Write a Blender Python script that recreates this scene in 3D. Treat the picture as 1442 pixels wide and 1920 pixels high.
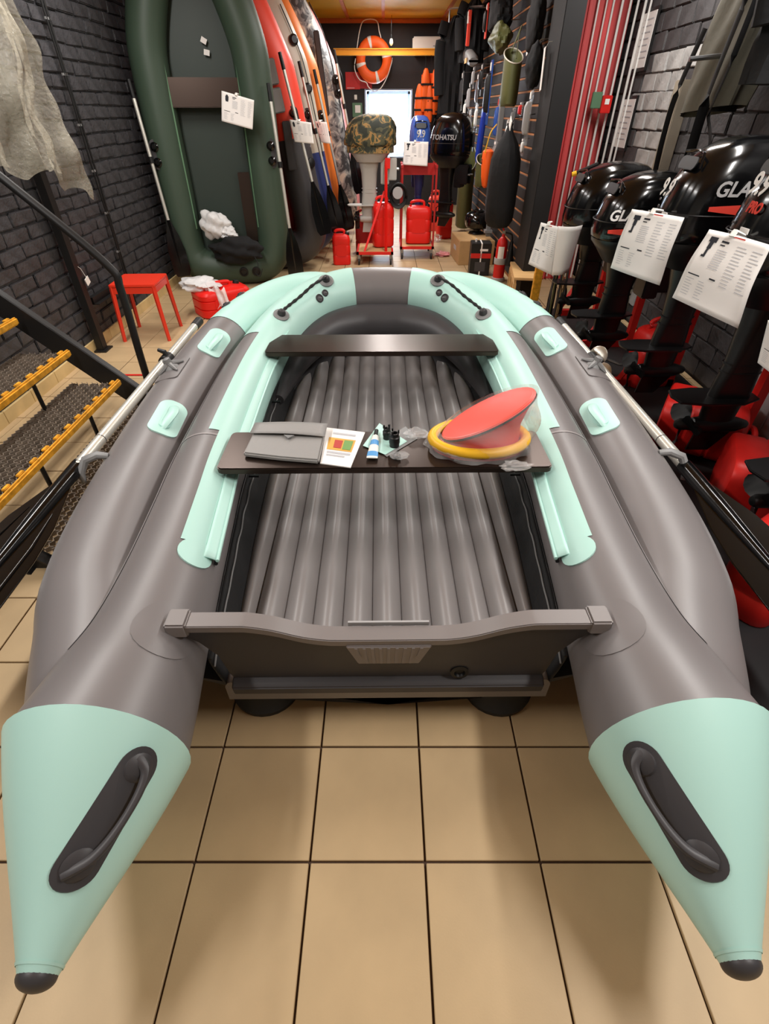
import bpy, bmesh, math, random
from math import sin, cos, pi, radians, sqrt, atan2
from mathutils import Vector, Matrix
random.seed(7)
SC = bpy.context.scene
COL = SC.collection
for o in list(bpy.data.objects): bpy.data.objects.remove(o, do_unlink=True)

# ------------------------------------------------------------------ camera
CAM_H, PITCH, FPX = 1.524, radians(39.0), 929.0
cd = bpy.data.cameras.new('camera'); cam = bpy.data.objects.new('camera', cd); COL.objects.link(cam)
cam.location = (0, 0, CAM_H); cam.rotation_euler = (pi/2 - PITCH, 0, 0)
cd.sensor_fit = 'VERTICAL'; cd.sensor_height = 24.0; cd.lens = FPX/1920*24.0
cd.clip_start = 0.02; cd.clip_end = 60
SC.camera = cam
# ------------------------------------------------------------------ world, lights, exposure
W = bpy.data.worlds.new('daylight'); SC.world = W; W.use_nodes = True
bg = W.node_tree.nodes['Background']; bg.inputs[0].default_value = (0.80, 0.90, 1.0, 1); bg.inputs[1].default_value = 14.0
SC.view_settings.view_transform = 'Standard'; SC.view_settings.look = 'None'
SC.view_settings.exposure = 0.24; SC.view_settings.gamma = 1.0; SC.view_settings.use_curve_mapping = False

def area(name, loc, sx, sy, power, col=(1, .97, .93), rot=(0, 0, 0)):
    l = bpy.data.lights.new(name, 'AREA'); l.shape = 'RECTANGLE'; l.size = sx; l.size_y = sy; l.energy = power; l.color = col
    o = bpy.data.objects.new(name, l); COL.objects.link(o); o.location = loc; o.rotation_euler = rot
    return o
# fluorescent strips on the ceiling, above and behind the picture
for (x, y, p) in ((1.75, .6, 52), (1.75, 2.6, 37), (1.75, 4.6, 30), (-1.85, .5, 38), (-1.85, 2.5, 31), (-1.7, 4.4, 30)):
    area('ceiling_strip_light', (x, y, 2.70), 0.16, 1.25, p)
for (x, y, p) in ((0.3, 6.2, 34), (-0.05, 8.6, 52), (0.1, 10.8, 18)):
    area('ceiling_strip_light', (x, y, 2.70), 0.16, 1.25, p)

# ------------------------------------------------------------------ helpers
def ray(x, y):
    u = (x-720.5)/FPX; v = (y-960.0)/FPX
    return Vector((u, cos(PITCH)-v*sin(PITCH), -sin(PITCH)-v*cos(PITCH)))
def atY(x, y, Y):
    d = ray(x, y); t = Y/d.y; return Vector((d.x*t, Y, CAM_H+d.z*t))
def atZ(x, y, Z):
    d = ray(x, y); t = (Z-CAM_H)/d.z; return Vector((d.x*t, d.y*t, Z))
def atX(x, y, X):
    d = ray(x, y); t = X/d.x; return Vector((X, d.y*t, CAM_H+d.z*t))

def srgb(*c):
    return tuple((v/255/12.92 if v/255 <= .04045 else ((v/255+.055)/1.055)**2.4) for v in c)
MATS = {}
def mat(name, col, rough=.5, metal=0, noise=0, nscale=8, bump=0, bscale=60, emit=0, alpha=1, trans=0, spec=.5, coat=0, ior=1.45, col2=None, stretch=None):
    m = bpy.data.materials.new(name); m.use_nodes = True; nt = m.node_tree; N = nt.nodes; b = N['Principled BSDF']
    b.inputs['Base Color'].default_value = (*col, 1); b.inputs['Roughness'].default_value = rough; b.inputs['Metallic'].default_value = metal
    b.inputs['Specular IOR Level'].default_value = spec; b.inputs['IOR'].default_value = ior
    b.inputs['Alpha'].default_value = alpha; b.inputs['Transmission Weight'].default_value = trans
    b.inputs['Coat Weight'].default_value = coat; b.inputs['Coat Roughness'].default_value = .08
    if emit: b.inputs['Emission Color'].default_value = (*col, 1); b.inputs['Emission Strength'].default_value = emit
    if noise or bump:
        tc = N.new('ShaderNodeTexCoord'); mp = N.new('ShaderNodeMapping'); nt.links.new(tc.outputs['Object'], mp.inputs[0])
        if stretch: mp.inputs['Scale'].default_value = stretch
    if noise:
        n = N.new('ShaderNodeTexNoise'); n.inputs['Scale'].default_value = nscale; n.inputs['Detail'].default_value = 5
        nt.links.new(mp.outputs[0], n.inputs['Vector'])
        mx = N.new('ShaderNodeMix'); mx.data_type = 'RGBA'
        c2 = col2 if col2 else tuple(c*(1-noise) for c in col)
        mx.inputs['A'].default_value = (*c2, 1); mx.inputs['B'].default_value = (*(tuple(min(1, c*(1+noise*.6)) for c in col) if not col2 else col), 1)
        cr = N.new('ShaderNodeMapRange'); cr.inputs['From Min'].default_value = .32; cr.inputs['From Max'].default_value = .68
        nt.links.new(n.outputs['Fac'], cr.inputs['Value']); nt.links.new(cr.outputs[0], mx.inputs['Factor'])
        nt.links.new(mx.outputs['Result'], b.inputs['Base Color'])
    if bump:
        n2 = N.new('ShaderNodeTexNoise'); n2.inputs['Scale'].default_value = bscale; n2.inputs['Detail'].default_value = 4
        nt.links.new(mp.outputs[0], n2.inputs['Vector'])
        bp = N.new('ShaderNodeBump'); bp.inputs['Strength'].default_value = bump; bp.inputs['Distance'].default_value = .01
        nt.links.new(n2.outputs['Fac'], bp.inputs['Height']); nt.links.new(bp.outputs[0], b.inputs['Normal'])
    MATS[name] = m; return m

def camo(name, cols, scale, rough=.6):
    m = mat(name, cols[0], rough); nt = m.node_tree; N = nt.nodes; b = N['Principled BSDF']
    tc = N.new('ShaderNodeTexCoord'); n = N.new('ShaderNodeTexNoise'); n.inputs['Scale'].default_value = scale; n.inputs['Detail'].default_value = 2.5; n.inputs['Distortion'].default_value = 1.2
    nt.links.new(tc.outputs['Object'], n.inputs['Vector'])
    r = N.new('ShaderNodeValToRGB'); r.color_ramp.interpolation = 'CONSTANT'; e = r.color_ramp.elements
    pos = [0, .44, .52, .60][:len(cols)]
    e[0].position = 0; e[0].color = (*cols[0], 1); e[1].position = pos[1]; e[1].color = (*cols[1], 1)
    for i in range(2, len(cols)):
        q = e.new(pos[i]); q.color = (*cols[i], 1)
    nt.links.new(n.outputs['Fac'], r.inputs[0]); nt.links.new(r.outputs[0], b.inputs['Base Color'])
    return m

# palette
mat('pvc_grey', srgb(116, 111, 111), .40, spec=.9, bump=.03, bscale=900)
mat('pvc_mint', srgb(182, 224, 214), .42, spec=.7, bump=.03, bscale=900)
mat('pvc_dark', srgb(62, 60, 62), .45)
mat('deck', srgb(132, 127, 126), .38, spec=.8, bump=.03, bscale=800)
mat('pocket', srgb(40, 40, 41), .5, bump=.25, bscale=25)
mat('seam_grey', srgb(150, 144, 144), .4)
mat('trim_grey', srgb(128, 121, 119), .42)
mat('brick_d', srgb(74, 72, 73), .62, noise=.35, nscale=5, bump=.5, bscale=35)
mat('mortar_d', srgb(62, 60, 61), .7, noise=.3, nscale=9)
mat('bench', srgb(66, 54, 48), .30, metal=.75)
mat('rubber', srgb(26, 26, 27), .5)
mat('blk', srgb(16, 16, 17), .45)
mat('gloss', srgb(9, 9, 10), .16, coat=.3)
mat('satin', srgb(20, 20, 21), .34)
mat('dgrey', srgb(62, 60, 62), .5)
mat('alu', srgb(226, 224, 214), .34, metal=.65)
mat('steel', srgb(150, 150, 152), .3, metal=.9)
mat('white', srgb(238, 236, 230), .6)
mat('paper', srgb(244, 240, 236), .7)
mat('ink', srgb(192, 192, 196), .8)
mat('inkd', srgb(40, 42, 50), .8)
mat('inkred', srgb(214, 60, 44), .8)
mat('red', srgb(226, 30, 22), .38)
mat('redp', srgb(214, 32, 26), .42, noise=.18, nscale=5)
mat('redd', srgb(170, 26, 24), .5)
mat('stool', srgb(222, 56, 34), .35)
mat('orange', srgb(250, 100, 30), .55)
mat('yellow', srgb(244, 186, 40), .4)
mat('yelpaint', srgb(222, 158, 44), .5, noise=.35, nscale=30)
mat('wood', srgb(214, 172, 116), .55, noise=.15, nscale=6, stretch=(1, 12, 1))
mat('card', srgb(190, 152, 104), .8, noise=.08, nscale=9)
mat('green', srgb(58, 74, 60), .5)
mat('greenl', srgb(92, 128, 98), .5)
mat('greend', srgb(42, 54, 47), .5)
mat('olive', srgb(84, 86, 48), .5, bump=.2, bscale=14)
mat('beige', srgb(196, 188, 172), .45)
mat('cream', srgb(232, 222, 190), .45)
mat('navy', srgb(44, 56, 112), .45)
mat('blue', srgb(30, 60, 170), .35)
mat('mblue', srgb(50, 88, 170), .25, coat=.5)
mat('coral', srgb(236, 74, 54), .45)
mat('pumpred', srgb(244, 96, 84), .4)
mat('oldpost', srgb(150, 140, 124), .7, noise=.2, nscale=5)
mat('orng', srgb(242, 132, 52), .45)
mat('pink', srgb(226, 150, 152), .5)
mat('lgrey', srgb(168, 166, 166), .5)
mat('mgrey', srgb(130, 130, 130), .45)
mat('motorgrey', srgb(176, 174, 168), .4)
mat('fabric', srgb(14, 14, 16), .85, bump=.5, bscale=18)
mat('jacket', srgb(96, 92, 80), .8, bump=.4, bscale=12)
mat('strap', srgb(22, 22, 24), .8)
mat('envelope', srgb(150, 148, 146), .5, bump=.2, bscale=30)
mat('film', (.95, .93, .92), .10, trans=.5, alpha=.34, ior=1.2, bump=.9, bscale=16)
mat('filmthick', srgb(214, 206, 186), .14, alpha=.36, trans=.1, bump=1.0, bscale=38)
mat('filmwhite', srgb(236, 236, 236), .2, alpha=.78, bump=1.0, bscale=20)
mat('clearplastic', (.9, .92, .93), .08, trans=.6, alpha=.35, bump=.5, bscale=30)
mat('printA', srgb(222, 170, 80), .6); mat('printB', srgb(120, 160, 90), .6); mat('printC', srgb(190, 70, 60), .6)
mat('glueblue', srgb(90, 160, 220), .35)
mat('wall_black', srgb(50, 50, 53), .62, noise=.45, nscale=7, bump=.5, bscale=45)
mat('brick_b', srgb(62, 61, 64), .55, noise=.35, nscale=9, bump=.6, bscale=40)
mat('mortar_b', srgb(52, 52, 55), .7, noise=.4, nscale=20, bump=.6, bscale=60)
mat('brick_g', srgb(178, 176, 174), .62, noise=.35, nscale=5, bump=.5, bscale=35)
mat('mortar_g', srgb(92, 90, 90), .7, noise=.3, nscale=9)
mat('backwall', srgb(44, 42, 44), .7, noise=.2, nscale=3)
mat('ceil', srgb(232, 168, 40), .35, noise=.12, nscale=1.5)
mat('ceilseam', srgb(196, 96, 30), .5)
mat('beam', srgb(250, 170, 40), .4)
mat('grout', srgb(72, 52, 40), .85)
mat('tile', srgb(190, 163, 124), .48, noise=.10, nscale=4, bump=.03, bscale=200)
mat('skirt', srgb(214, 186, 132), .5, noise=.15, nscale=6)
mat('slat', srgb(38, 36, 37), .7)
mat('mdf', srgb(176, 116, 74), .8)
mat('column', srgb(24, 23, 24), .75)
mat('redpaint', srgb(206, 78, 78), .5, noise=.3, nscale=10, stretch=(1, 1, .12))
mat('pipe', srgb(226, 224, 220), .4)
mat('plaster', srgb(170, 168, 164), .8, noise=.2, nscale=4, bump=.5, bscale=20)
mat('matgrey', srgb(120, 108, 96), .5, noise=.3, nscale=30)
mat('floatglass', (.95, .98, 1), .02, trans=1.0, ior=1.02)
mat('reveal', srgb(190, 210, 236), .6)
mat('steelblk', srgb(24, 23, 23), .45)
mat('cable', srgb(14, 14, 14), .5)
camo('camo_cover', [srgb(40, 44, 34), srgb(76, 74, 52), srgb(150, 116, 66), srgb(58, 66, 46)], 9, .6)
camo('camo_grey', [srgb(70, 70, 72), srgb(126, 126, 126), srgb(168, 168, 164), srgb(206, 200, 186)], 7, .5)

class MB:
    """collects shapes; build() links them as one mesh object"""
    def __init__(s): s.v = []; s.f = []
    def add(s, vs, fs, M=None):
        b = len(s.v); s.v += [(M @ Vector(p)) if M else Vector(p) for p in vs]; s.f += [[i+b for i in q] for q in fs]; return s
    def box(s, c, d, R=None):
        x, y, z = (k/2 for k in d); vs = [(i*x, j*y, k*z) for k in (-1, 1) for j in (-1, 1) for i in (-1, 1)]
        M = Matrix.Translation(c) @ (R.to_4x4() if R else Matrix())
        return s.add(vs, [(0, 2, 3, 1), (4, 5, 7, 6), (0, 1, 5, 4), (2, 6, 7, 3), (0, 4, 6, 2), (1, 3, 7, 5)], M)
    def grid(s, fn, nu, nv, cu=False, cv=False):
        vs = [fn(i/(nu if cu else nu), j/nv) for i in range(nu if cu else nu+1) for j in range(nv if cv else nv+1)]
        w = nv if cv else nv+1; h = nu if cu else nu+1; fs = []
        for i in range(nu):
            for j in range(nv):
                a, b2, c, d = i % h*w+j % w, (i+1) % h*w+j % w, (i+1) % h*w+(j+1) % w, i % h*w+(j+1) % w
                fs.append((a, b2, c, d))
        return s.add(vs, fs)
    def sweep(s, pts, r, n=10, cap=True, sx=1, sy=1, up=(0, 0, 1), closed=False):
        pts = [Vector(p) for p in pts]; m = len(pts); R = r if isinstance(r, (list, tuple)) else [r]*m; vs = []; up = Vector(up)
        for i, p in enumerate(pts):
            t = (pts[(i+1) % m]-pts[i-1]) if closed else (pts[min(i+1, m-1)]-pts[max(i-1, 0)])
            t.normalize(); u = up if abs(t.dot(up)) < .98 else Vector((1, 0, 0)) if abs(t.x) < .9 else Vector((0, 1, 0))
            a = t.cross(u).normalized(); b = a.cross(t).normalized()
            for k in range(n): vs.append(p+a*(cos(2*pi*k/n)*R[i]*sx)+b*(sin(2*pi*k/n)*R[i]*sy))
        fs = [(i % m*n+k, i % m*n+(k+1) % n, (i+1) % m*n+(k+1) % n, (i+1) % m*n+k) for i in range(m if closed else m-1) for k in range(n)]
        if cap and not closed: fs += [list(range(n))[::-1], [(m-1)*n+k for k in range(n)]]
        return s.add(vs, fs)
    def lathe(s, prof, n=20, c=(0, 0, 0), axis=(0, 0, 1), sx=1, sy=1):
        q = Vector((0, 0, 1)).rotation_difference(Vector(axis).normalized()).to_matrix().to_4x4(); M = Matrix.Translation(c) @ q; m = len(prof)
        vs = [(r*cos(2*pi*k/n)*sx, r*sin(2*pi*k/n)*sy, z) for r, z in prof for k in range(n)]
        fs = [(i*n+k, i*n+(k+1) % n, (i+1)*n+(k+1) % n, (i+1)*n+k) for i in range(m-1) for k in range(n)]
        fs += [list(range(n))[::-1], [(m-1)*n+k for k in range(n)]]
        return s.add(vs, fs, M)
    def prism(s, out, a, b, M=None):
        n = len(out); vs = [(x, y, a) for x, y in out]+[(x, y, b) for x, y in out]
        fs = [list(range(n))[::-1], [n+i for i in range(n)]]+[(i, (i+1) % n, n+(i+1) % n, n+i) for i in range(n)]
        return s.add(vs, fs, M)
    def loft(s, rings, cap=True):
        n = len(rings[0]); m = len(rings); vs = [p for r in rings for p in r]
        fs = [(i*n+k, i*n+(k+1) % n, (i+1)*n+(k+1) % n, (i+1)*n+k) for i in range(m-1) for k in range(n)]
        if cap: fs += [list(range(n))[::-1], [(m-1)*n+k for k in range(n)]]
        return s.add(vs, fs)
    def build(s, name, m, parent=None, off=None, smooth=35, bevel=0, seg=2, solid=0, merge=False):
        me = bpy.data.meshes.new(name)
        if off: s.v = [p-Vector(off) for p in s.v]
        me.from_pydata([tuple(p) for p in s.v], [], s.f)
        bm = bmesh.new(); bm.from_mesh(me)
        if merge: bmesh.ops.remove_doubles(bm, verts=bm.verts, dist=1e-5)
        bmesh.ops.recalc_face_normals(bm, faces=bm.faces)
        if bevel: bmesh.ops.bevel(bm, geom=[e for e in bm.edges if e.is_manifold and e.calc_face_angle(0) > .6], offset=bevel, segments=seg, affect='EDGES', clamp_overlap=True)
        bm.to_mesh(me); bm.free()
        if smooth:
            me.shade_smooth(); me.set_sharp_from_angle(angle=radians(smooth))
        me.materials.append(MATS[m] if isinstance(m, str) else m)
        o = bpy.data.objects.new(name, me); COL.objects.link(o)
        if parent: o.parent = parent
        if solid:
            md = o.modifiers.new('thickness', 'SOLIDIFY'); md.thickness = solid; md.offset = 0
        return o

def tag(o, label=None, cat=None, group=None, kind=None):
    if label: o['label'] = label
    if cat: o['category'] = cat
    if group: o['group'] = group
    if kind: o['kind'] = kind
    return o
def thing(name, label, cat, loc=(0, 0, 0), rot=(0, 0, 0), group=None):
    o = bpy.data.objects.new(name, None); COL.objects.link(o); o.location = loc; o.rotation_euler = rot; o.empty_display_size = .1
    return tag(o, label, cat, group)
def one(name, mb, m, label, cat, group=None, **k):
    """a thing that is one mesh, its origin set to its base"""
    xs = [p.x for p in mb.v]; ys = [p.y for p in mb.v]; zs = [p.z for p in mb.v]
    c = ((min(xs)+max(xs))/2, (min(ys)+max(ys))/2, min(zs))
    o = mb.build(name, m, off=c, **k); o.location = c
    return tag(o, label, cat, group)
def struct(name, mb, m, **k):
    return tag(mb.build(name, m, **k), kind='structure')
def copy_obj(o, parent):
    c = o.copy(); COL.objects.link(c); c.parent = parent
    for ch in list(o.children): copy_obj(ch, c)
    return c
def copy_thing(o, label, loc, rot=None, group=None):
    c = copy_obj(o, None); c.location = loc
    if rot is not None: c.rotation_euler = rot
    c['label'] = label
    if group: c['group'] = group
    return c
def inst(name, src, parent, loc, rot=(0, 0, 0), sc=(1, 1, 1)):
    o = bpy.data.objects.new(name, src); COL.objects.link(o); o.parent = parent; o.location = loc; o.rotation_euler = rot; o.scale = sc
    return o
def crv(pts, n=8, closed=False):
    """Catmull-Rom through tuples of any length"""
    out = []; m = len(pts)
    for i in range(m-1):
        p0, p1, p2, p3 = pts[max(i-1, 0)], pts[i], pts[i+1], pts[min(i+2, m-1)]
        for k in range(n):
            t = k/n; out.append(tuple(.5*(2*b+(c-a)*t+(2*a-5*b+4*c-d)*t*t+(3*b-a-3*c+d)*t**3) for a, b, c, d in zip(p0, p1, p2, p3)))
    out.append(tuple(pts[-1])); return out
def text_mesh(txt, size, m, name, parent, M, shear=0, extrude=.0008, bold=0, sx=1):
    c = bpy.data.curves.new('lettering', 'FONT'); c.body = txt; c.size = size; c.extrude = extrude; c.shear = shear; c.offset = bold; c.resolution_u = 3
    c.align_x = 'CENTER'; c.align_y = 'CENTER'
    t = bpy.data.objects.new('lettering', c); COL.objects.link(t)
    me = bpy.data.meshes.new_from_object(t); bpy.data.objects.remove(t, do_unlink=True); bpy.data.curves.remove(c)
    me.transform(Matrix.Diagonal((sx, 1, 1, 1)))
    me.transform(M); me.materials.clear(); me.materials.append(MATS[m])
    o = bpy.data.objects.new(name, me); COL.objects.link(o); o.parent = parent
    return o
def frame_M(o, x, y):
    """matrix with given origin and in-plane x, y directions"""
    x = Vector(x).normalized(); z = x.cross(Vector(y)).normalized(); y = z.cross(x)
    return Matrix(((x.x, y.x, z.x, o[0]), (x.y, y.y, z.y, o[1]), (x.z, y.z, z.z, o[2]), (0, 0, 0, 1)))
# ------------------------------------------------------------------ the room
XL, XR, YB, YF, ZC = -2.36, 2.25, 12.0, -1.6, 2.76
T0 = 0.3
fl = struct('floor', MB().box(((XL+XR)/2, (YB+YF)/2, -.055), (XR-XL+.4, YB-YF+.6, .10)), 'grout', smooth=0)
tm = MB().box((0, 0, 0), (T0-.006, T0-.006, .012)).build('tile', 'tile', bevel=.0015, seg=1)
tile_mesh = tm.data; bpy.data.objects.remove(tm)
far = MB(); cells = []
for i in range(-10, 10):
    for j in range(-8, 42):
        cx, cy = .1057+T0*(i+.5), .429+T0*(j+.5)
        x0, x1 = max(cx-T0/2, XL), min(cx+T0/2, XR)
        if x1-x0 < .03 or cy > YB: continue
        cells.append((cx, cy, x0, x1))
def tile_rank(c):
    x, y = c[0], c[1]
    return (x*x+y*y+CAM_H**2) + (1000 if y < -.1 or (abs(x) > .78*max(y, .0)+.95) else 0)
cells.sort(key=tile_rank)
for k, (cx, cy, x0, x1) in enumerate(cells):
    if k < 298:
        inst('tile', tile_mesh, fl, ((x0+x1)/2, cy, random.uniform(-.0012, .0006)), (0, 0, 0), ((x1-x0)/T0, 1, 1))
    else: far.box(((x0+x1)/2, cy, 0), (x1-x0-.006, T0-.006, .012))
tag(far.build('tile_field', 'tile', fl, smooth=0), kind='stuff')

def brick_wall(wall, X, side, y0, y1, z0, z1, L, Hc, m, limit, skip=None, light=None):
    """bricks standing proud of the mortar face; side = +1 faces +X"""
    protos = []
    for q in range(10 if light else 7):
        b = MB(); dx, dy, dz = .020, L-.009, Hc-.009
        b.box((0, 0, 0), (dx, dy, dz)); b.v = [p+Vector((random.uniform(-.004, .004), random.uniform(-.006, .006), random.uniform(-.005, .005))) for p in b.v]
        o = b.build('brick', m if q < 7 else 'brick_g', bevel=.006, seg=2); protos.append(o.data); bpy.data.objects.remove(o)
    lst = []; row = 0; z = z0
    while z < z1-.02:
        y = y0-(L/2 if row % 2 else 0)
        while y < y1:
            c = Vector((X, y+L/2, z+Hc/2)); d = c-Vector((0, 0, CAM_H)); zc = d.y*cos(PITCH)-d.z*sin(PITCH)
            px = 720.5+FPX*d.x/zc if zc > .1 else -9999; py = 960-FPX*(d.y*sin(PITCH)+d.z*cos(PITCH))/zc if zc > .1 else 0
            vis = -60 < px < 1500 and -60 < py < 1000 and not (skip and skip(px, py))
            lst.append((0 if vis else 1, d.length, c)); y += L
        z += Hc; row += 1
    lst.sort(key=lambda t: t[:2]); rest = MB()
    for k, (vis, d, c) in enumerate(lst):
        out = side*random.uniform(-.006, .001)
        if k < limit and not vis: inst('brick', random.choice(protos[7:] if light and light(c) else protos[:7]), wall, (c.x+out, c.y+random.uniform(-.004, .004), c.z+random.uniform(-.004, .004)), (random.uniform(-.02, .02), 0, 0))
        else: rest.box((c.x+out, c.y, c.z), (.020, L-.009, Hc-.009))
    if rest.v: tag(rest.build('brick_field', m, wall, smooth=0), kind='stuff')
wl = struct('wall_left', MB().box((XL-.11, (YB+YF)/2, ZC/2), (.2, YB-YF+.4, ZC)), 'mortar_b', smooth=0)
brick_wall(wl, XL-.004, 1, 1.2, 7.0, .06, ZC-.02, .265, .088, 'brick_b', 296, lambda x, y: x > 330)
wr = struct('wall_right', MB().box((XR+.11, (YB+YF)/2, ZC/2), (.2, YB-YF+.4, ZC)), 'mortar_d', smooth=0)
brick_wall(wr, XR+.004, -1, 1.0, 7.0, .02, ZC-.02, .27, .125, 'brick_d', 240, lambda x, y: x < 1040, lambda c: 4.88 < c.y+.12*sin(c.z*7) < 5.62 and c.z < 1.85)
# back wall with a window opening
bw = MB(); wx0, wx1, wz0, wz1 = -.37, .52, .80, 1.84
yb = YB+.2
bw.box(((XL+wx0)/2-.1, yb, ZC/2), (wx0-XL+.2, .4, ZC)); bw.box(((XR+wx1)/2+.1, yb, ZC/2), (XR-wx1+.2, .4, ZC))
bw.box(((wx0+wx1)/2, yb, wz0/2), (wx1-wx0, .4, wz0)); bw.box(((wx0+wx1)/2, yb, (wz1+ZC)/2), (wx1-wx0, .4, ZC-wz1))
struct('wall_back', bw, 'backwall', smooth=0)
struct('wall_front', MB().box(((XL+XR)/2, YF-.1, ZC/2), (XR-XL+.4, .2, ZC)), 'plaster', smooth=0)
win = tag(thing('window_1', None, None, ((wx0+wx1)/2, YB+.3, wz0)), kind='structure')
rv = MB(); w, h = wx1-wx0, wz1-wz0
rv.box((-w/2+.012, -.13, h/2), (.024, .30, h)).box((w/2-.012, -.13, h/2), (.024, .30, h)).box((0, -.13, h-.012), (w-.05, .30, .024)).box((0, -.13, .012), (w-.05, .30, .024))
rv.build('window_reveal', 'reveal', win)
fr = MB()
for x in (-w/2+.055, w/2-.055): fr.box((x, .03, h/2), (.05, .05, h-.05))
for z in (.05, h-.05): fr.box((0, .03, z), (w-.06, .05, .05))
fr.build('window_frame', 'white', win, bevel=.005)
MB().box((0, .03, h/2), (w-.14, .008, h-.12)).build('pane', 'floatglass', win)
# ceiling
ce = struct('ceiling', MB().box(((XL+XR)/2, (YB+YF)/2, ZC+.05), (XR-XL+.4, YB-YF+.4, .10)), 'ceil', smooth=0)
for k, x in enumerate((-.62, -.02, 1.0)):
    MB().box((x, 8.9, ZC-.012), (.05, 6.0, .02)).build('ceiling_seam', 'ceilseam', ce)
struct('trim_1', MB().box((0, YB-.03, ZC-.03), (4.2, .06, .06)), 'ceilseam', bevel=.01)
# orange steel beam
bp = (-1.9+.3)
b = MB().box((.06, 11.45, 2.30), (1.84, .09, .075)); b.box((.06, 11.45, 2.262), (1.84, .13, .012)); b.box((.06, 11.45, 2.336), (1.84, .13, .012))
struct('trim_2', b, 'beam', smooth=0)
# skirting along the left wall
sk = tag(thing('baseboard_left', None, None, (XL+.012, 4, 0)), kind='structure')
for k in range(22):
    MB().box((random.uniform(-.001, .001), -2.3+k*.3, .045), (.016, .295, .085)).build('skirting_tile', 'skirt', sk, bevel=.002, seg=1)

# slatted display partition on the right, its dark end column, the red steel column behind it
PX, PY0, PY1 = 1.42, 5.75, 11.0
par = struct('wall_partition', MB().box((PX+.06, (PY0+PY1)/2, ZC/2), (.06, PY1-PY0, ZC)), 'mdf', smooth=0)
for k in range(25):
    z = .06+k*.108
    MB().box((PX+.017, (PY0+PY1)/2, z+.045), (.026, PY1-PY0-.01, .088)).build('slat', 'slat', par, bevel=.003, seg=1)
    MB().box((PX+.016, (PY0+PY1)/2, z+.0985), (.020, PY1-PY0-.01, .015)).build('slat_groove', 'mdf', par, smooth=0)
struct('trim_3', MB().box((PX+.04, 5.55, ZC/2), (.16, .40, ZC)), 'column', bevel=.006)
rc = struct('trim_4', MB().box((1.82, 6.25, ZC/2), (.34, .12, ZC)), 'redpaint', bevel=.01)
for x in (1.665, 1.82, 1.975): MB().box((x, 6.175, ZC/2), (.05, .05, ZC-.02)).build('flange', 'redpaint', rc, bevel=.006)
MB().box((2.08, 6.25, ZC/2), (.2, .10, ZC)).build('painted_strip', 'redpaint', rc)
pp = tag(thing('trim_5', None, None, (0, 0, 0)), kind='structure')
for k, (x, y, r) in enumerate(((1.86, 6.12, .008), (1.93, 6.12, .007), (1.99, 6.12, .009), (2.06, 6.1, .011), (2.12, 6.07, .010), (2.17, 6.03, .010), (2.205, 5.95, .012), (2.215, 5.86, .009))):
    MB().sweep([(x, y, .05), (x, y, ZC-.02)], r, 8).build('pipe', 'pipe', pp)
struct('trim_6', MB().box((XR-.05, 4.80, .85), (.09, .12, 1.7)), 'oldpost', bevel=.006)
# ------------------------------------------------------------------ the big inflatable boat
BO = (0.0, 1.9, 0.0)
boat = thing('inflatable_boat', 'large grey and mint inflatable boat with ribbed air deck in the foreground', 'boat', BO, (0, 0, radians(.6)))
def bpart(mb, name, m, parent=None, **k):
    if parent is None or parent is boat: return mb.build(name, m, boat, off=BO, **k)
    return mb.build(name, m, parent, off=BO, **k)
class Tube:
    def __init__(s, pts, sgn, n=14):
        s.g = sgn; s.q = crv(pts, n); s.m = len(s.q)-1
        s.L = [0]
        for a, b in zip(s.q, s.q[1:]): s.L.append(s.L[-1]+(Vector(a[:3])-Vector(b[:3])).length)
    def at(s, t):
        """t: arc length from the stern"""
        t = min(max(t, 0), s.L[-1]); i = 0
        while i < s.m-1 and s.L[i+1] < t: i += 1
        k = (t-s.L[i])/max(1e-9, s.L[i+1]-s.L[i]); a, b = s.q[i], s.q[i+1]
        q = [x+(y-x)*k for x, y in zip(a, b)]
        def tan(j): return (Vector(s.q[min(j+1, s.m)][:3])-Vector(s.q[max(j-1, 0)][:3])).normalized()
        T = (tan(i)*(1-k)+tan(i+1)*k).normalized()
        N = T.cross(Vector((0, 0, 1))).normalized(); B = N.cross(T).normalized()   # for the +x half, N points outward
        return Vector(q[:3]), T, N, B, q[3]
    def surf(s, t, phi, off=0.0):
        P, T, N, B, r = s.at(t); p = P+(N*cos(phi)+B*sin(phi))*(r+off); p.x *= s.g; return p
    def nrm(s, t, phi):
        P, T, N, B, r = s.at(t); p = N*cos(phi)+B*sin(phi); p.x *= s.g; return p
    def tY(s, Y):
        for i, q in enumerate(s.q):
            if q[1] >= Y: return s.L[i]
        return s.L[-1]
    def tX(s, X):
        for i in range(len(s.q)-1, -1, -1):
            if s.q[i][0] >= X: return s.L[i]
        return 0
    def patch(s, t0, t1, p0, p1, off, nu=40, nv=24, mb=None):
        mb = mb or MB(); mb.grid(lambda u, v: s.surf(t0+(t1-t0)*u, radians(p0+(p1-p0)*v), off), nu, nv); return mb
    def shape(s, t, phi, out, off, th=.003):
        """flat cut-out (list of (along, around) metres) laid on the tube, with a little thickness"""
        mb = MB(); n = len(out); r = s.at(t)[4]; phi = radians(phi)
        P = lambda a, b, o: s.surf(t+a, phi+b/r, o)
        rings = []
        for sc in (1.0, .66, .33, .02): rings.append([P(a*sc, b*sc, off+th) for a, b in out])
        base = [P(a, b, off-.004) for a, b in out]
        mb.loft([base]+rings, cap=True); return mb
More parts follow.
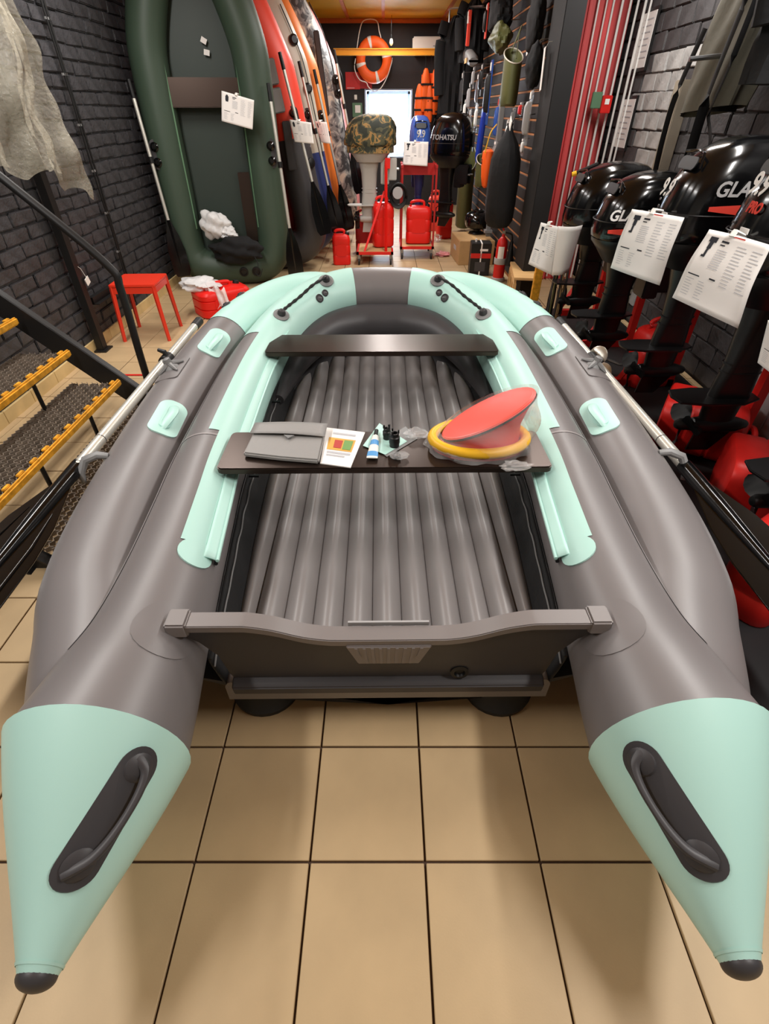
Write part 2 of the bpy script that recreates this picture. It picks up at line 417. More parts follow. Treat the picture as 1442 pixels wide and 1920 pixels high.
MAIN = [(.68, .552, .36, .199), (.675, .70, .36, .182), (.672, .86, .36, .160), (.685, 1.1, .36, .148), (.708, 1.4, .36, .144), (.73, 1.7, .36, .143), (.745, 2.3, .365, .143), (.735, 2.65, .38, .143),
        (.685, 2.93, .42, .143), (.59, 3.17, .48, .143), (.435, 3.385, .545, .142), (.25, 3.49, .582, .14), (.10, 3.515, .588, .14), (0, 3.518, .588, .14)]
SPON = [(.70, .585, .33, .155), (.785, .74, .318, .156), (.868, .93, .31, .158), (.938, 1.1, .308, .160), (1.003, 1.45, .308, .160), (1.055, 2.05, .31, .160), (1.06, 2.5, .33, .158), (1.037, 2.85, .362, .154),
        (.975, 3.15, .405, .148), (.88, 3.40, .45, .143), (.73, 3.57, .50, .135), (.56, 3.64, .545, .12), (.41, 3.62, .575, .10), (.30, 3.56, .585, .07), (.22, 3.53, .585, .03)]
full = [(-x, y, z, r) for x, y, z, r in MAIN]+[(x, y, z, r) for x, y, z, r in MAIN[-2::-1]]
q = crv(full, 10)
bpart(MB().sweep([p[:3] for p in q], [p[3] for p in q], 36), 'main_tube', 'pvc_grey')
def rr(a, b, r, n=5):
    """rounded rectangle a x b"""
    o = []
    for cx, cy, s0 in ((a/2-r, b/2-r, 0), (-a/2+r, b/2-r, 90), (-a/2+r, -b/2+r, 180), (a/2-r, -b/2+r, 270)):
        for k in range(n+1): w = radians(s0+90*k/n); o.append((cx+r*cos(w), cy+r*sin(w)))
    return o
def disc(r, n=24, sx=1): return [(r*cos(2*pi*k/n)*sx, r*sin(2*pi*k/n)) for k in range(n)]
for g in (-1, 1):
    MT, ST = Tube(MAIN, g), Tube(SPON, g)
    # side tube
    st = bpart(MB().grid(lambda u, v: ST.surf(u*ST.L[-1], 2*pi*v), 90, 32, cv=True), 'side_tube', 'pvc_grey')
    bpart(ST.patch(ST.tY(3.12), ST.L[-1], -80, 260, .0025, 40, 40), 'mint_bow_panel', 'pvc_mint', st)
    # mint panels on the main tube
    t0, t1 = MT.tY(2.84), MT.tX(.19)
    bpart(MT.patch(t0, t1, -70, 212, .0025, 40, 40), 'mint_bow_panel', 'pvc_mint')
    bpart(MT.patch(MT.tY(1.80), t0+.02, 93, 215, .0025, 40, 20), 'mint_side_panel', 'pvc_mint')
    bpart(MT.patch(MT.tY(1.12), MT.tY(1.82), 110, 152, .0025, 24, 10), 'mint_rail_strip', 'pvc_mint')
    bpart(MT.shape(MT.tY(1.09), 132, disc(.056), .002), 'mint_end_patch', 'pvc_mint')
    # seat rail: a flap standing off the tube with a bead along its edge
    ra, rb = MT.tY(1.10), MT.tY(2.92)
    rail = bpart(MB().grid(lambda u, v: MT.surf(ra+(rb-ra)*u, radians(141+14*v), .004+.020*v), 50, 4), 'seat_rail', 'pvc_mint', solid=.004)
    bpart(MB().sweep([MT.surf(ra+(rb-ra)*k/50, radians(155), .024) for k in range(51)], .006, 8), 'rail_bead', 'pvc_mint', rail)
    bpart(MB().sweep([MT.surf(ra+(rb-ra)*k/50, radians(158), .012) for k in range(51)], .0065, 8), 'rail_core', 'blk', rail)
    # glued seam tapes
    for ph in (36,):
        bpart(MB().grid(lambda u, v: MT.surf(MT.tY(.75)+(MT.tY(2.8)-MT.tY(.75))*u, radians(ph+9*v), .0015), 60, 2), 'seam_tape', 'seam_grey')
    bpart(MB().grid(lambda u, v: MT.surf(MT.tY(1.74)+.012*u, radians(40+70*v), .0015), 1, 12), 'cross_seam', 'seam_grey')
    # stern cone and its cap
    P0, T, N, B, r0 = MT.at(0); base = Vector((g*.68, .556, .36)); tip = Vector((-.658, .176, .285)) if g < 0 else Vector((.648, .180, .285))
    def cone(u, v, o=0, base=base, tip=tip):
        c = base.lerp(tip, u); r = (0.2065*(1-u)**1.0+.034*u)+.010*sin(pi*min(1, u*1.0))*(1-u); a = 2*pi*v
        return c+Vector((cos(a)*(r+o), 0, sin(a)*(r+o)))
    co = bpart(MB().grid(cone, 30, 40, cv=True), 'stern_cone', 'pvc_mint')
    cp = MB(); rings = []
    for k in range(9):
        a = k/8*pi/2; rings.append([tip+Vector((cos(2*pi*j/24)*.0355*cos(a), -sin(a)*.022, sin(2*pi*j/24)*.0355*cos(a))) for j in range(24)])
    cp.loft([[p+Vector((0, .02, 0)) for p in rings[0]]]+rings[:-1]); bpart(cp, 'cone_cap', 'pvc_dark', co)
    ringr = MB().grid(lambda u, v: cone(.955+.012*u, v, .0015), 1, 40, cv=True); bpart(ringr, 'cone_ring', 'pvc_mint', co)
    # stern grab handle on the cone: plate and moulded grip
    hv = .125 if g < 0 else .375
    def onc(a, b, o):   # a along axis (-.15...15), b around (metres)
        u = .42-a/.40; r = .21*(1-u)+.034*u
        return cone(u, hv+((b-a*.24-.004)/(2*pi*r))*(1 if g < 0 else -1), o)
    pl = MB(); out = [(a, b) for a, b in rr(.245, .078, .038, 7)]
    pl.loft([[onc(a, b, -.004) for a, b in out]]+[[onc(a*s, b*s, .006) for a, b in out] for s in (1, .9, .6, .3, .03)])
    plate = bpart(pl, 'handle_plate', 'pvc_dark', co)
    gp = [(-.098, .014, .004), (-.092, .004, .012), (-.076, -.010, .022), (-.045, -.017, .028), (0, -.019, .030), (.045, -.017, .028), (.076, -.010, .022), (.092, .004, .012), (.098, .014, .004)]
    bpart(MB().sweep([onc(*p) for p in crv(gp, 4)], [.0065+.003*abs(1-2*k/32) for k in range(33)], 10, sx=1.3), 'grip', 'pvc_dark', co)
    for a in (-.083, .083): bpart(MB().loft([[onc(a+x, y, -.004) for x, y in disc(.03, 16)], [onc(a+x, y, .012) for x, y in disc(.026, 16)], [onc(a+x, y, .017) for x, y in disc(.014, 16)]]), 'grip_boss', 'pvc_dark', co)
    # mint carry handles on the side tube
    for Yh in (1.98, 2.84):
        t = ST.tY(Yh); ph = 120
        hb = bpart(ST.shape(t, ph, rr(.29, .125, .05, 6), .002, .004), 'handle_patch', 'pvc_mint', st)
        r = .146
        arch = [(-.105, .0, .002), (-.09, .0, .012), (-.055, .004, .026), (0, .008, .034), (.055, .004, .026), (.09, .0, .012), (.105, .0, .002)]
        arch = crv(arch, 4)
        bpart(MB().sweep([ST.surf(t+a, radians(ph)+b/r, o) for a, b, o in arch], [.007+.009*sin(pi*k/24) for k in range(25)], 10, sx=.5, sy=1.4, up=ST.nrm(t, radians(ph)+1.2)), 'carry_handle', 'pvc_mint', st)
        bpart(ST.shape(t, ph, rr(.20, .045, .022, 5), .006, .006), 'handle_foot', 'pvc_mint', st)
    # oarlock
    t = ST.tY(2.50); ph = 74
    bpart(ST.shape(t, ph, rr(.26, .13, .03, 5), .002, .003), 'oarlock_patch', 'pvc_grey', st)
    c0 = ST.surf(t, radians(ph), .0); n0 = ST.nrm(t, radians(ph)); T0_ = ST.at(t)[1]; T0_ = Vector((T0_.x*g, T0_.y, T0_.z)); S0 = n0.cross(T0_)
    ol = MB(); ol.lathe([(.040, 0), (.036, .008), (.020, .02), (.018, .052), (.012, .056)], 16, c0, n0)
    for k in range(4):
        a = pi/4+k*pi/2; d = T0_*cos(a)+S0*sin(a); ol.sweep([c0+d*.075+n0*.002, c0+d*.045+n0*.012, c0+n0*.03], [.004, .010, .014], 6)
    ol.sweep([c0+n0*.04, c0+n0*.04-S0*.02*g], .014, 8)
    bpart(ol, 'oarlock', 'mgrey', st)
    # clip that holds the oar shaft further aft
    t = ST.tY(1.66); pa = [ST.surf(t+.015, radians(58), .0), ST.surf(t+.01, radians(50), .03), ST.surf(t, radians(38), .055), ST.surf(t-.02, radians(24), .055), ST.surf(t-.03, radians(12), .04)]
    bpart(MB().sweep(pa, [.012, .016, .017, .015, .009], 10, sx=1.2), 'oar_clip', 'mgrey', st)
    # rings on the side tube near the bow
    for Yv in (3.30, 3.42):
        t = ST.tY(Yv); c = ST.surf(t, radians(62), .003); n = ST.nrm(t, radians(62))
        v = MB().lathe([(.034, 0), (.032, .006), (.016, .008), (.014, .014)], 18, c, n); bpart(v, 'tow_ring', 'dgrey', st)
    # bow rope with its two mounts
    pts = []
    for t, ph in ((MT.tY(3.06), 112), (MT.tX(.36), 118)):
        c = MT.surf(t, radians(ph), .003); n = MT.nrm(t, radians(ph)); pts.append((c, n))
        bpart(MB().lathe([(.048, -.002), (.047, .004), (.03, .007)], 20, c, n), 'rope_mount', 'mgrey')
        bpart(MB().lathe([(.024, 0), (.024, .02), (.016, .034), (.006, .038)], 16, c, n), 'rope_eye', 'dgrey')
    (a, na), (b_, nb) = pts
    rp = [tuple(a+na*.028), tuple(a.lerp(b_, .15)+na*.03), tuple(a.lerp(b_, .4)+na*.04+Vector((0, 0, -.004))), tuple(a.lerp(b_, .7)+nb*.045), tuple(b_+nb*.03)]
    bpart(MB().sweep(crv(rp, 8), [.0085+.0022*sin(k*1.7) for k in range(33)], 8), 'bow_rope', 'rubber')
    # air valves on the inner face of the bow
    for X, ph, rr_ in ((.47, 146, .026), (.42, 144, .021)):
        t = MT.tX(X); c = MT.surf(t, radians(ph), .002); n = MT.nrm(t, radians(ph))
        v = bpart(MB().lathe([(rr_, -.002), (rr_, .006), (rr_*.8, .009), (rr_*.62, .005)], 20, c, n), 'air_valve', 'dgrey')
        bpart(MB().box(c+n*.008, (rr_*.9, .006, .008)), 'valve_lever', 'mgrey', v)
    bpart(MT.shape(MT.tY(2.96), 150, rr(.09, .022, .008, 3), .002, .008), 'bow_tab', 'pvc_mint')
    # round doubler where the transom meets the tube
    bpart(MT.shape(MT.tY(.80), 128, disc(.085), .0005, .0015), 'transom_doubler', 'pvc_grey')

# inner bow cushion and hull bottom
IN = [(.585, 2.55, .27, .03), (.56, 2.78, .30, .06), (.485, 3.02, .37, .09), (.33, 3.23, .42, .105), (.15, 3.325, .44, .11), (0, 3.335, .44, .11)]
q = crv([(-a, b, c, d) for a, b, c, d in IN]+[tuple(p) for p in IN[-2::-1]], 8)
bpart(MB().sweep([p[:3] for p in q], [p[3] for p in q], 24), 'inner_bow_tube', 'pvc_dark')
HB = [(.62, .86, .20, .02), (.66, 1.4, .20, .02), (.70, 2.2, .20, .02), (.68, 2.75, .20, .03), (.58, 3.05, .235, .08), (.42, 3.28, .30, .18), (.22, 3.42, .40, .33)]
hq = crv(HB, 6)
hb = MB(); hb.loft([[(-x, y, z), (-x*.5, y, (z+k)/2-.01), (0, y, k), (x*.5, y, (z+k)/2-.01), (x, y, z), (x*.55, y, min(.05+k*.5, z-.03)), (-x*.55, y, min(.05+k*.5, z-.03))] for x, y, z, k in hq]); bpart(hb, 'hull_bottom', 'pvc_dark')
# ribbed air deck: each rib its own part
def fw(Y):   # half width of the deck at Y
    T = [(.84, .495), (1.1, .51), (1.5, .535), (2.0, .555), (2.5, .56), (2.85, .555), (3.0, .525), (3.12, .46), (3.22, .36), (3.29, .22), (3.33, .08)]
    for (a, b), (c, d) in zip(T, T[1:]):
        if a <= Y <= c: return b+(d-b)*(Y-a)/(c-a)
    return T[0][1] if Y < .84 else .0
NR = 11; edge = [-.60+1.2*k/NR for k in range(NR+1)]; random.seed(3)
edge = [e*.925 for e in edge]
for k in range(NR):
    a, b = edge[k], edge[k+1]; m = (a+b)/2; rows = []
    ys = [.84+(3.32-.84)*i/80 for i in range(81)]
    for Y in ys:
        w = fw(Y); e0, e1 = max(a, -w), min(b, w)
        if k == 0: e0 = -w
        if k == NR-1: e1 = w
        if e1-e0 < .012: continue
        zb = .165+max(0, Y-2.8)**2*.30; hgt = .046*min(1, (e1-e0)/(b-a)+.1)
        rows.append([(e0+(e1-e0)*j/12, Y, zb+hgt*(sin(pi*j/12)**.85 if 0 < j < 12 else 0)) for j in range(13)]+[(e1, Y, zb-.07), (e0, Y, zb-.07)])
    if len(rows) > 2:
        bpart(MB().loft(rows), 'deck_rib', 'deck', smooth=50)
for g in (-1, 1):
    MT = Tube(MAIN, g)
    # dark fabric gusset between tube and deck, with its cord and zip tab
    def gus(u, v, g=g, MT=MT):
        Y = .84+(2.86-.84)*u; p = MT.surf(MT.tY(Y), radians(203), .003); e = Vector((g*(fw(Y)-.012), Y, .16))
        s = sin(pi*v); return p.lerp(e, v)+Vector((0, 0, -.018*s+.004*sin(u*60)*s))
    gs = bpart(MB().grid(gus, 60, 8), 'side_gusset', 'pocket', solid=.004)
    bpart(MB().sweep([gus(k/60, .06)+Vector((-g*.004, 0, .010)) for k in range(61)], .0045, 6), 'gusset_cord', 'blk', gs)
    bpart(MB().sweep([gus(k/60, .24)+Vector((-g*.004, 0, .010+.004*sin(k*1.3))) for k in range(61)], .003, 6), 'gusset_piping', 'mgrey', gs)
    for u in (.46, .80): bpart(MB().box(gus(u, .12)+Vector((-g*.02, 0, .012)), (.05, .012, .008)), 'zip_tab', 'blk', gs)

# transom
TO = [(-.545, .50), (-.40, .50), (-.36, .497), (-.30, .480), (-.23, .448), (-.17, .432), (-.11, .429), (.11, .429), (.17, .432), (.23, .448), (.30, .480), (.36, .497), (.40, .50), (.545, .50), (.54, .465), (.505, .43), (.47, .36), (.46, .26), (.445, .20), (-.445, .20), (-.46, .26), (-.47, .36), (-.505, .43), (-.54, .465)]
rake = .10
def tr(x, z, d): return Vector((x, .80+(z-.5)*-rake+d, z))
tb = MB(); tb.loft([[tr(x, z, 0) for x, z in TO], [tr(x, z, .036) for x, z in TO]]); tran = bpart(tb, 'transom', 'pvc_dark', bevel=.003, seg=1)
tops = crv([(x, z) for x, z in TO[:14]], 4)
tt = MB(); tt.loft([[tr(x, z+.012, -.006), tr(x, z+.012, .044), tr(x, z-.016, .044), tr(x, z-.016, -.006)] for x, z in tops]); bpart(tt, 'transom_trim', 'trim_grey', tran, bevel=.003, seg=2)
for g in (-1, 1):
    bpart(MB().box(tr(g*.542, .496, .019), (.055, .060, .048)), 'trim_end_cap', 'trim_grey', tran, bevel=.005)
pm = MB(); po = [(-.115, .418), (.115, .418), (.085, .328), (-.085, .328)]
pm.loft([[tr(x, z, -.012) for x, z in po], [tr(x, z, -.001) for x, z in po]]); mp_ = bpart(pm, 'motor_plate', 'trim_grey', tran, bevel=.003)
for k in range(9):
    x = -.088+k*.022; top, bot = .412, .334
    if abs(x) > .08: bot = .37
    bpart(MB().loft([[tr(x-.004, top, -.014), tr(x+.004, top, -.014), tr(x+.004, top, -.011), tr(x-.004, top, -.011)], [tr(x*.9-.004, bot, -.014), tr(x*.9+.004, bot, -.014), tr(x*.9+.004, bot, -.011), tr(x*.9-.004, bot, -.011)]]), 'plate_rib', 'trim_grey', mp_)
MBx = MB().box(tr(0, .443, .05), (.22, .006, .014)); bpart(MBx, 'plate_inner_lip', 'lgrey', tran)
bpart(MB().lathe([(.026, 0), (.026, .008), (.016, .010), (.013, .002)], 20, tr(.205, .265, 0), (0, -1, .1)), 'drain_valve', 'blk', tran)
lip = MB(); lip.loft([[tr(-.46, .225, -.030), tr(.46, .225, -.030)], [tr(-.455, .185, -.028), tr(.455, .185, -.028)], [tr(-.44, .17, .05), tr(.44, .17, .05)], [tr(-.45, .235, .04), tr(.45, .235, .04)]], cap=False)
lp = [(-.030, .222), (-.030, .186), (.05, .168), (.05, .235), (-.01, .235)]
lip = MB(); lip.loft([[tr(x, z, d) for d, z in lp] for x in (-.455, .455)]); bpart(lip, 'bottom_lip', 'dgrey', tran, bevel=.004)

# two bench seats
for (Y0, Y1, z, xl, xr) in ((1.52, 1.79, .488, -.625, .620), (2.62, 2.89, .50, -.640, .628)):
    o = [(x+(xl+xr)/2, y+(Y0+Y1)/2) for x, y in rr(xr-xl, Y1-Y0, .022, 4)]
    be = bpart(MB().prism(o, z-.012, z+.014), 'bench_seat', 'bench', bevel=.004)
    ul = MB().box(((xl+xr)/2, (Y0+Y1)/2, z-.03), (xr-xl-.16, .05, .03)); bpart(ul, 'seat_stiffener', 'blk', be)

# oars lying along the side tubes
def oar(label, A, Bp, g, rot):
    A, Bp = Vector(A), Vector(Bp); d = (Bp-A).normalized(); L = (Bp-A).length
    M = frame_M(Bp, -d, Vector((g, 0, .45)))  # local x towards the handle, y across the blade
    t = thing('oar', label, 'oar', Bp, M.to_euler(), 'oars clipped to the big boat')
    bl = 0.86; sh = L; K = 1.4
    MB().sweep([(bl-.16, 0, 0), (sh-.10, 0, 0)], .0235, 16).build('shaft', 'alu', t)
    MB().sweep([(sh-.105, 0, 0), (sh, 0, 0)], [.0262, .0272], 16).build('hand_grip', 'rubber', t, bevel=.003)
    MB().sweep([(bl-.62, 0, 0), (bl-.3, 0, .0), (bl-.10, 0, 0), (bl, 0, 0)], [.014, .026, .030, .030], 16).build('blade_socket', 'gloss', t)
    out = [(bl-.08, .018), (bl-.20, .045), (bl-.34, .075), (bl-.5, .090), (bl-.75, .092), (bl-.84, .07), (bl-.865, .0), (bl-.84, -.07), (bl-.75, -.092), (bl-.5, -.09), (bl-.34, -.075), (bl-.20, -.045), (bl-.08, -.018)]
    b = MB().prism(out, -.004, .004).build('blade', 'gloss', t, bevel=.002)
    for s in (-1, 1): MB().sweep([(bl-.28, s*.040, .004), (bl-.45, s*.056, .006), (bl-.78, s*.058, .006)], [.002, .0045, .004], 6).build('blade_rib', 'gloss', b)
    MB().lathe([(.007, 0), (.007, .003)], 10, (bl-.012, 0, .0285), (0, 0, 1)).build('rivet', 'alu', t)
    MB().sweep([(sh-.62, 0, 0), (sh-.54, 0, 0)], .033, 14).build('oar_collar', 'blk', t, bevel=.004)
    MB().sweep([(sh-.58, 0, .02), (sh-.575, .02, .04), (sh-.57, .055, .035)], [.012, .014, .010], 8).build('collar_pin', 'blk', t)
    MB().sweep([(bl+.19, 0, 0), (bl+.194, 0, 0)], .0242, 16).build('shaft_joint', 'dgrey', t)
    return t
oar('left oar with aluminium shaft and black blade, lying beside the staircase', (-1.19, 3.25, .475), (-1.275, .83, .36), -1, 0)
oar('right oar with aluminium shaft and black blade, lying beside the outboard motors', (1.12, 3.25, .475), (1.275, .83, .36), 1, 0)

# rubber pads the stern stands on
for x, lab in ((-.395, 'black round rubber pad under the left half of the transom'), (.378, 'black round rubber pad under the right half of the transom')):
    p = thing('support_pad', lab, 'support', (x, .94, 0.006), group='pads under the boat')
    MB().lathe([(.115, 0), (.118, .02), (.10, .05), (.085, .10), (.088, .130)], 28).build('pad_body', 'rubber', p)
    MB().lathe([(.075, .130), (.075, .140), (.05, .145)], 24).build('pad_top', 'blk', p)
# ------------------------------------------------------------------ printed sheets
def sheet(name, label, C, cat='price sheet', group=None, curl=0.0, kind='motor', clip=True, curlv=0.0):
    """C = TL, TR, BR, BL world corners; a gently curled page with its print"""
    C = [Vector(c) for c in C]; org = sum(C, Vector())/4; n = (C[1]-C[0]).cross(C[3]-C[0]).normalized()
    if n.dot(Vector((0, 0, CAM_H))-org) < 0: n = -n
    t = thing(name, label, cat, org, group=group)
    def S(u, v, o=0.0):
        p = (C[0]*(1-u)+C[1]*u)*(1-v)+(C[3]*(1-u)+C[2]*u)*v
        return p+n*(o+curl*sin(pi*u)+curlv*sin(pi*v)**2-abs(curl)*.4*v*v)-org
    MB().grid(lambda u, v: S(u, v), 14, 14).build('page', 'paper', t, solid=.0012)
    if clip: MB().sweep([S(.45, .03, .004), S(.45, -.04, .0), S(.45, -.06, -.07)], [.008, .008, .005], 6, sx=1.6).build('hanging_clip', 'white', t)
    pr = MB()
    def bar(u0, v0, u1, v1, m=pr): m.grid(lambda a, b: S(u0+(u1-u0)*a, v0+(v1-v0)*b, .0022), 3, 2)
    rnd = random.Random(len(label))
    for k in range(9): bar(.34, .22+k*.03, .52+rnd.uniform(-.03, .0), .229+k*.03)
    for k in range(13): bar(.60, .12+k*.042, .70+rnd.uniform(0, .06), .129+k*.042)
    for k in range(13): bar(.82, .12+k*.042, .90+rnd.uniform(0, .06), .129+k*.042)
    for k in range(7): bar(.08, .66+k*.036, .17+rnd.uniform(0, .06), .668+k*.036); bar(.30, .66+k*.036, .35+rnd.uniform(0, .08), .668+k*.036)
    tag(pr.build('fine_print', 'ink', t, smooth=0), kind='stuff')
    dk = MB(); bar(.34, .10, .46, .125, dk); bar(.34, .15, .42, .165, dk); bar(.08, .60, .28, .615, dk); bar(.44, .58, .53, .60, dk)
    tag(dk.build('headline', 'inkd', t, smooth=0), kind='stuff')
    pic = MB(); q = [(.12, .08, .26, .15), (.15, .15, .22, .24), (.16, .24, .20, .36), (.13, .33, .18, .36)] if kind == 'motor' else [(.14, .08, .20, .12), (.12, .12, .22, .26), (.13, .26, .21, .30)]
    for a in q: bar(*a, m=pic)
    tag(pic.build('product_picture', 'inkd', t, smooth=0), kind='stuff')
    if kind == 'motor':
        rd = MB(); bar(.48, .02, .66, .035, rd); rd.build('red_stamp', 'inkred', t, smooth=0)
    return t
def blob(c, r, n=(18, 12), amp=.12, seed=1, fr=3.0):
    """crumpled rounded lump"""
    rn = random.Random(seed); ph = [rn.uniform(0, 6.28) for _ in range(8)]; mb = MB()
    def f(u, v):
        a = 2*pi*u; b = pi*(v-.5); d = Vector((cos(a)*cos(b), sin(a)*cos(b), sin(b)))
        k = 1+amp*(sin(fr*d.x*2+ph[0])*sin(fr*d.y*2+ph[1])+.7*sin(fr*3*d.z+ph[2]+d.x*3)+.5*sin(fr*5*d.x+ph[3])*sin(fr*4*d.z+ph[4]))
        return Vector((c[0]+d.x*r[0]*k, c[1]+d.y*r[1]*k, c[2]+d.z*r[2]*k))
    mb.grid(f, n[0], n[1], cu=True); return mb
def canister(label, loc, rot, w=.24, d=.15, h=.33, m='red', lying=False, group='red fuel canisters'):
    t = thing('fuel_canister', label, 'canister', loc, rot, group)
    b = MB(); prof = [(0, .86), (.02, .97), (.05, 1), (.30, 1), (.33, .955), (.36, 1), (.62, 1), (.65, .955), (.68, 1), (.84, 1), (.93, .93), (.97, .8), (1, .6)]
    rings = []
    for zf, s in prof:
        rings.append([Vector((x*s, y*s, zf*h)) for x, y in rr(w, d, min(w, d)*.28, 5)])
    b.loft(rings); b.build('body', m, t)
    MB().sweep(crv([(-w*.34, 0, h*.94), (-w*.30, 0, h*1.09), (-w*.05, 0, h*1.13), (w*.18, 0, h*1.10), (w*.20, 0, h*.95)], 5), .016, 10).build('handle', m, t)
    MB().lathe([(.030, 0), (.030, .012), (.026, .03), (.02, .034)], 16, (w*.33, 0, h*.97), (.25, 0, 1)).build('cap', 'blk' if not lying else 'blk', t)
    MB().prism(rr(w*.55, h*.38, .02, 4), -.004, .004, Matrix.Translation((0, -d/2-.001, h*.49)) @ Matrix.Rotation(pi/2, 4, 'X')).build('embossed_panel', m, t, bevel=.003)
    return t

# ------------------------------------------------------------------ things on the rear bench
SZ = .503
def benchbox(x0, y0, x1, y1):
    return atZ(x0, y0, SZ), atZ(x1, y1, SZ)
# grey pouch
pc = [atZ(457, 858, SZ), atZ(598, 872, SZ), atZ(612, 808, SZ), atZ(482, 806, SZ)]
po_ = thing('repair_pouch', 'flat grey repair pouch with flap on the left of the rear bench', 'pouch', sum(pc, Vector())/4)
o_ = Vector(po_.location)
def pq(u, v, z): return (pc[0]*(1-u)+pc[1]*u)*(1-v)+(pc[3]*(1-u)+pc[2]*u)*v-o_+Vector((0, 0, z))
MB().loft([[pq(a, b, z*1.0+.022*sin(pi*min(max(a, .0), 1))*sin(pi*min(max(b, 0), 1))*(1 if z > .004 else 0)) for a, b in ((0, 0), (.5, -.02), (1, 0), (1.0, .5), (1, 1), (.5, 1), (0, 1), (0, .5))] for z in (.001, .022)]).build('pouch_body', 'envelope', po_, bevel=.006)
MB().grid(lambda u, v: pq(-.02+1.04*u, .62+.40*v, .030+.006*sin(pi*u)), 10, 4).build('pouch_flap', 'envelope', po_, solid=.003)
MB().loft([[pq(a, b, z) for a, b in ((.46, .60), (.60, .60), (.53, .50))] for z in (.029, .033)]).build('closure_tongue', 'mgrey', po_)
# manual
mc = [atZ(612, 803, SZ), atZ(684, 812, SZ), atZ(657, 878, SZ), atZ(600, 870, SZ)]
mt_ = thing('instruction_sheet', 'white instruction leaflet with colour picture beside the grey pouch', 'leaflet', sum(mc, Vector())/4+Vector((0, 0, .002)))
o2 = Vector(mt_.location)
def mq(u, v, z): return (mc[0]*(1-u)+mc[1]*u)*(1-v)+(mc[3]*(1-u)+mc[2]*u)*v-o2+Vector((0, 0, z))
MB().loft([[mq(u, v, z) for u, v in ((0, 0), (1, 0), (1, 1), (0, 1))] for z in (.0, .004)]).build('leaflet_pages', 'paper', mt_, smooth=0)
for a, m in (((.12, .28, .85, .62), 'printA'), ((.30, .34, .52, .56), 'printC'), ((.56, .32, .80, .58), 'printB'), ((.14, .66, .84, .71), 'ink'), ((.14, .74, .7, .78), 'ink'), ((.2, .12, .8, .17), 'ink')):
    MB().grid(lambda u, v: mq(a[0]+(a[2]-a[0])*u, a[1]+(a[3]-a[1])*v, .0052+(.0012 if m in ('printB', 'printC') else 0)), 2, 2).build('print_block', m, mt_, smooth=0)
# patches
def flat(name, px, m, label, cat, z=SZ, th=.0016):
    p = [atZ(x, y, z) for x, y in px]; b = MB(); b.loft([[q+Vector((0, 0, k)) for q in p] for k in (.0005, th)]); return one(name, b, m, label, cat, smooth=0)
flat('repair_patch', [(725, 857), (782, 823), (760, 800), (700, 838)], 'mgrey', 'grey square of boat fabric under the mint patch', 'patch')
flat('repair_patch', [(680, 836), (711, 794), (763, 828), (722, 853)], 'pvc_mint', 'mint square of boat fabric beneath the glue tube', 'patch', SZ+.002)
# glue tube
ga, gb = atZ(697, 858, SZ+.012), atZ(705, 810, SZ+.012); gd = (gb-ga)
gl = thing('glue_tube', 'small white and blue glue tube with black cap on the bench', 'tube', atZ(700, 835, SZ+.003)); go = Vector(gl.location)
MB().loft([[ga-go+gd*k+gd.cross(Vector((0, 0, 1))).normalized()*(w*cos(a))+Vector((0, 0, h*sin(a)-.002)) for a in [2*pi*j/14 for j in range(14)]] for k, w, h in ((0, .021, .002), (.04, .021, .003), (.4, .018, .009), (.8, .014, .012), (.86, .007, .007))]).build('tube_body', 'white', gl)
MB().loft([[ga-go+gd*k+gd.cross(Vector((0, 0, 1))).normalized()*(w*1.03*cos(a))+Vector((0, 0, h*1.08*sin(a)-.002)) for a in [2*pi*j/14 for j in range(14)]] for k, w, h in ((.06, .021, .0034), (.22, .0195, .006))]).build('blue_band', 'glueblue', gl)
MB().loft([[ga-go+gd*k+gd.cross(Vector((0, 0, 1))).normalized()*(w*1.03*cos(a))+Vector((0, 0, h*1.08*sin(a)-.002)) for a in [2*pi*j/14 for j in range(14)]] for k, w, h in ((.45, .0175, .0095), (.62, .016, .011))]).build('blue_band', 'glueblue', gl)
MB().sweep([ga-go+gd*.86, ga-go+gd*1.06], .0085, 12).build('tube_cap', 'blk', gl)
# valve fittings
def fitting(label, c, k, tilt):
    t = thing('valve_adapter', label, 'fitting', c, tilt, 'black valve fittings on the bench')
    MB().lathe([(.019*k, 0), (.019*k, .012), (.021*k, .016), (.021*k, .040*k), (.017*k, .044*k), (.017*k, .058*k), (.012*k, .058*k), (.012*k, .030*k)], 18).build('fitting_body', 'blk', t)
    for q in range(3): MB().box((.0155*k*cos(q*2.1), .0155*k*sin(q*2.1), .064*k), (.006, .006, .014)).build('bayonet_lug', 'blk', t)
fitting('black ribbed valve adapter standing upright on the mint patch', atZ(739, 836, SZ+.004), 1.0, (0, 0, 0))
fitting('smaller black valve adapter with strap behind the upright one', atZ(725, 822, SZ+.004), .8, (0, 0, .8))
zb = thing('zip_bag', 'small clear zip bag of fittings on the bench', 'bag', atZ(748, 858, SZ+.002))
blob((0, 0, .010), (.035, .024, .010), amp=.15, seed=4).build('film', 'clearplastic', zb)
blob((-.008, 0, .009), (.014, .012, .006), amp=.2, seed=5).build('contents', 'steel', zb)
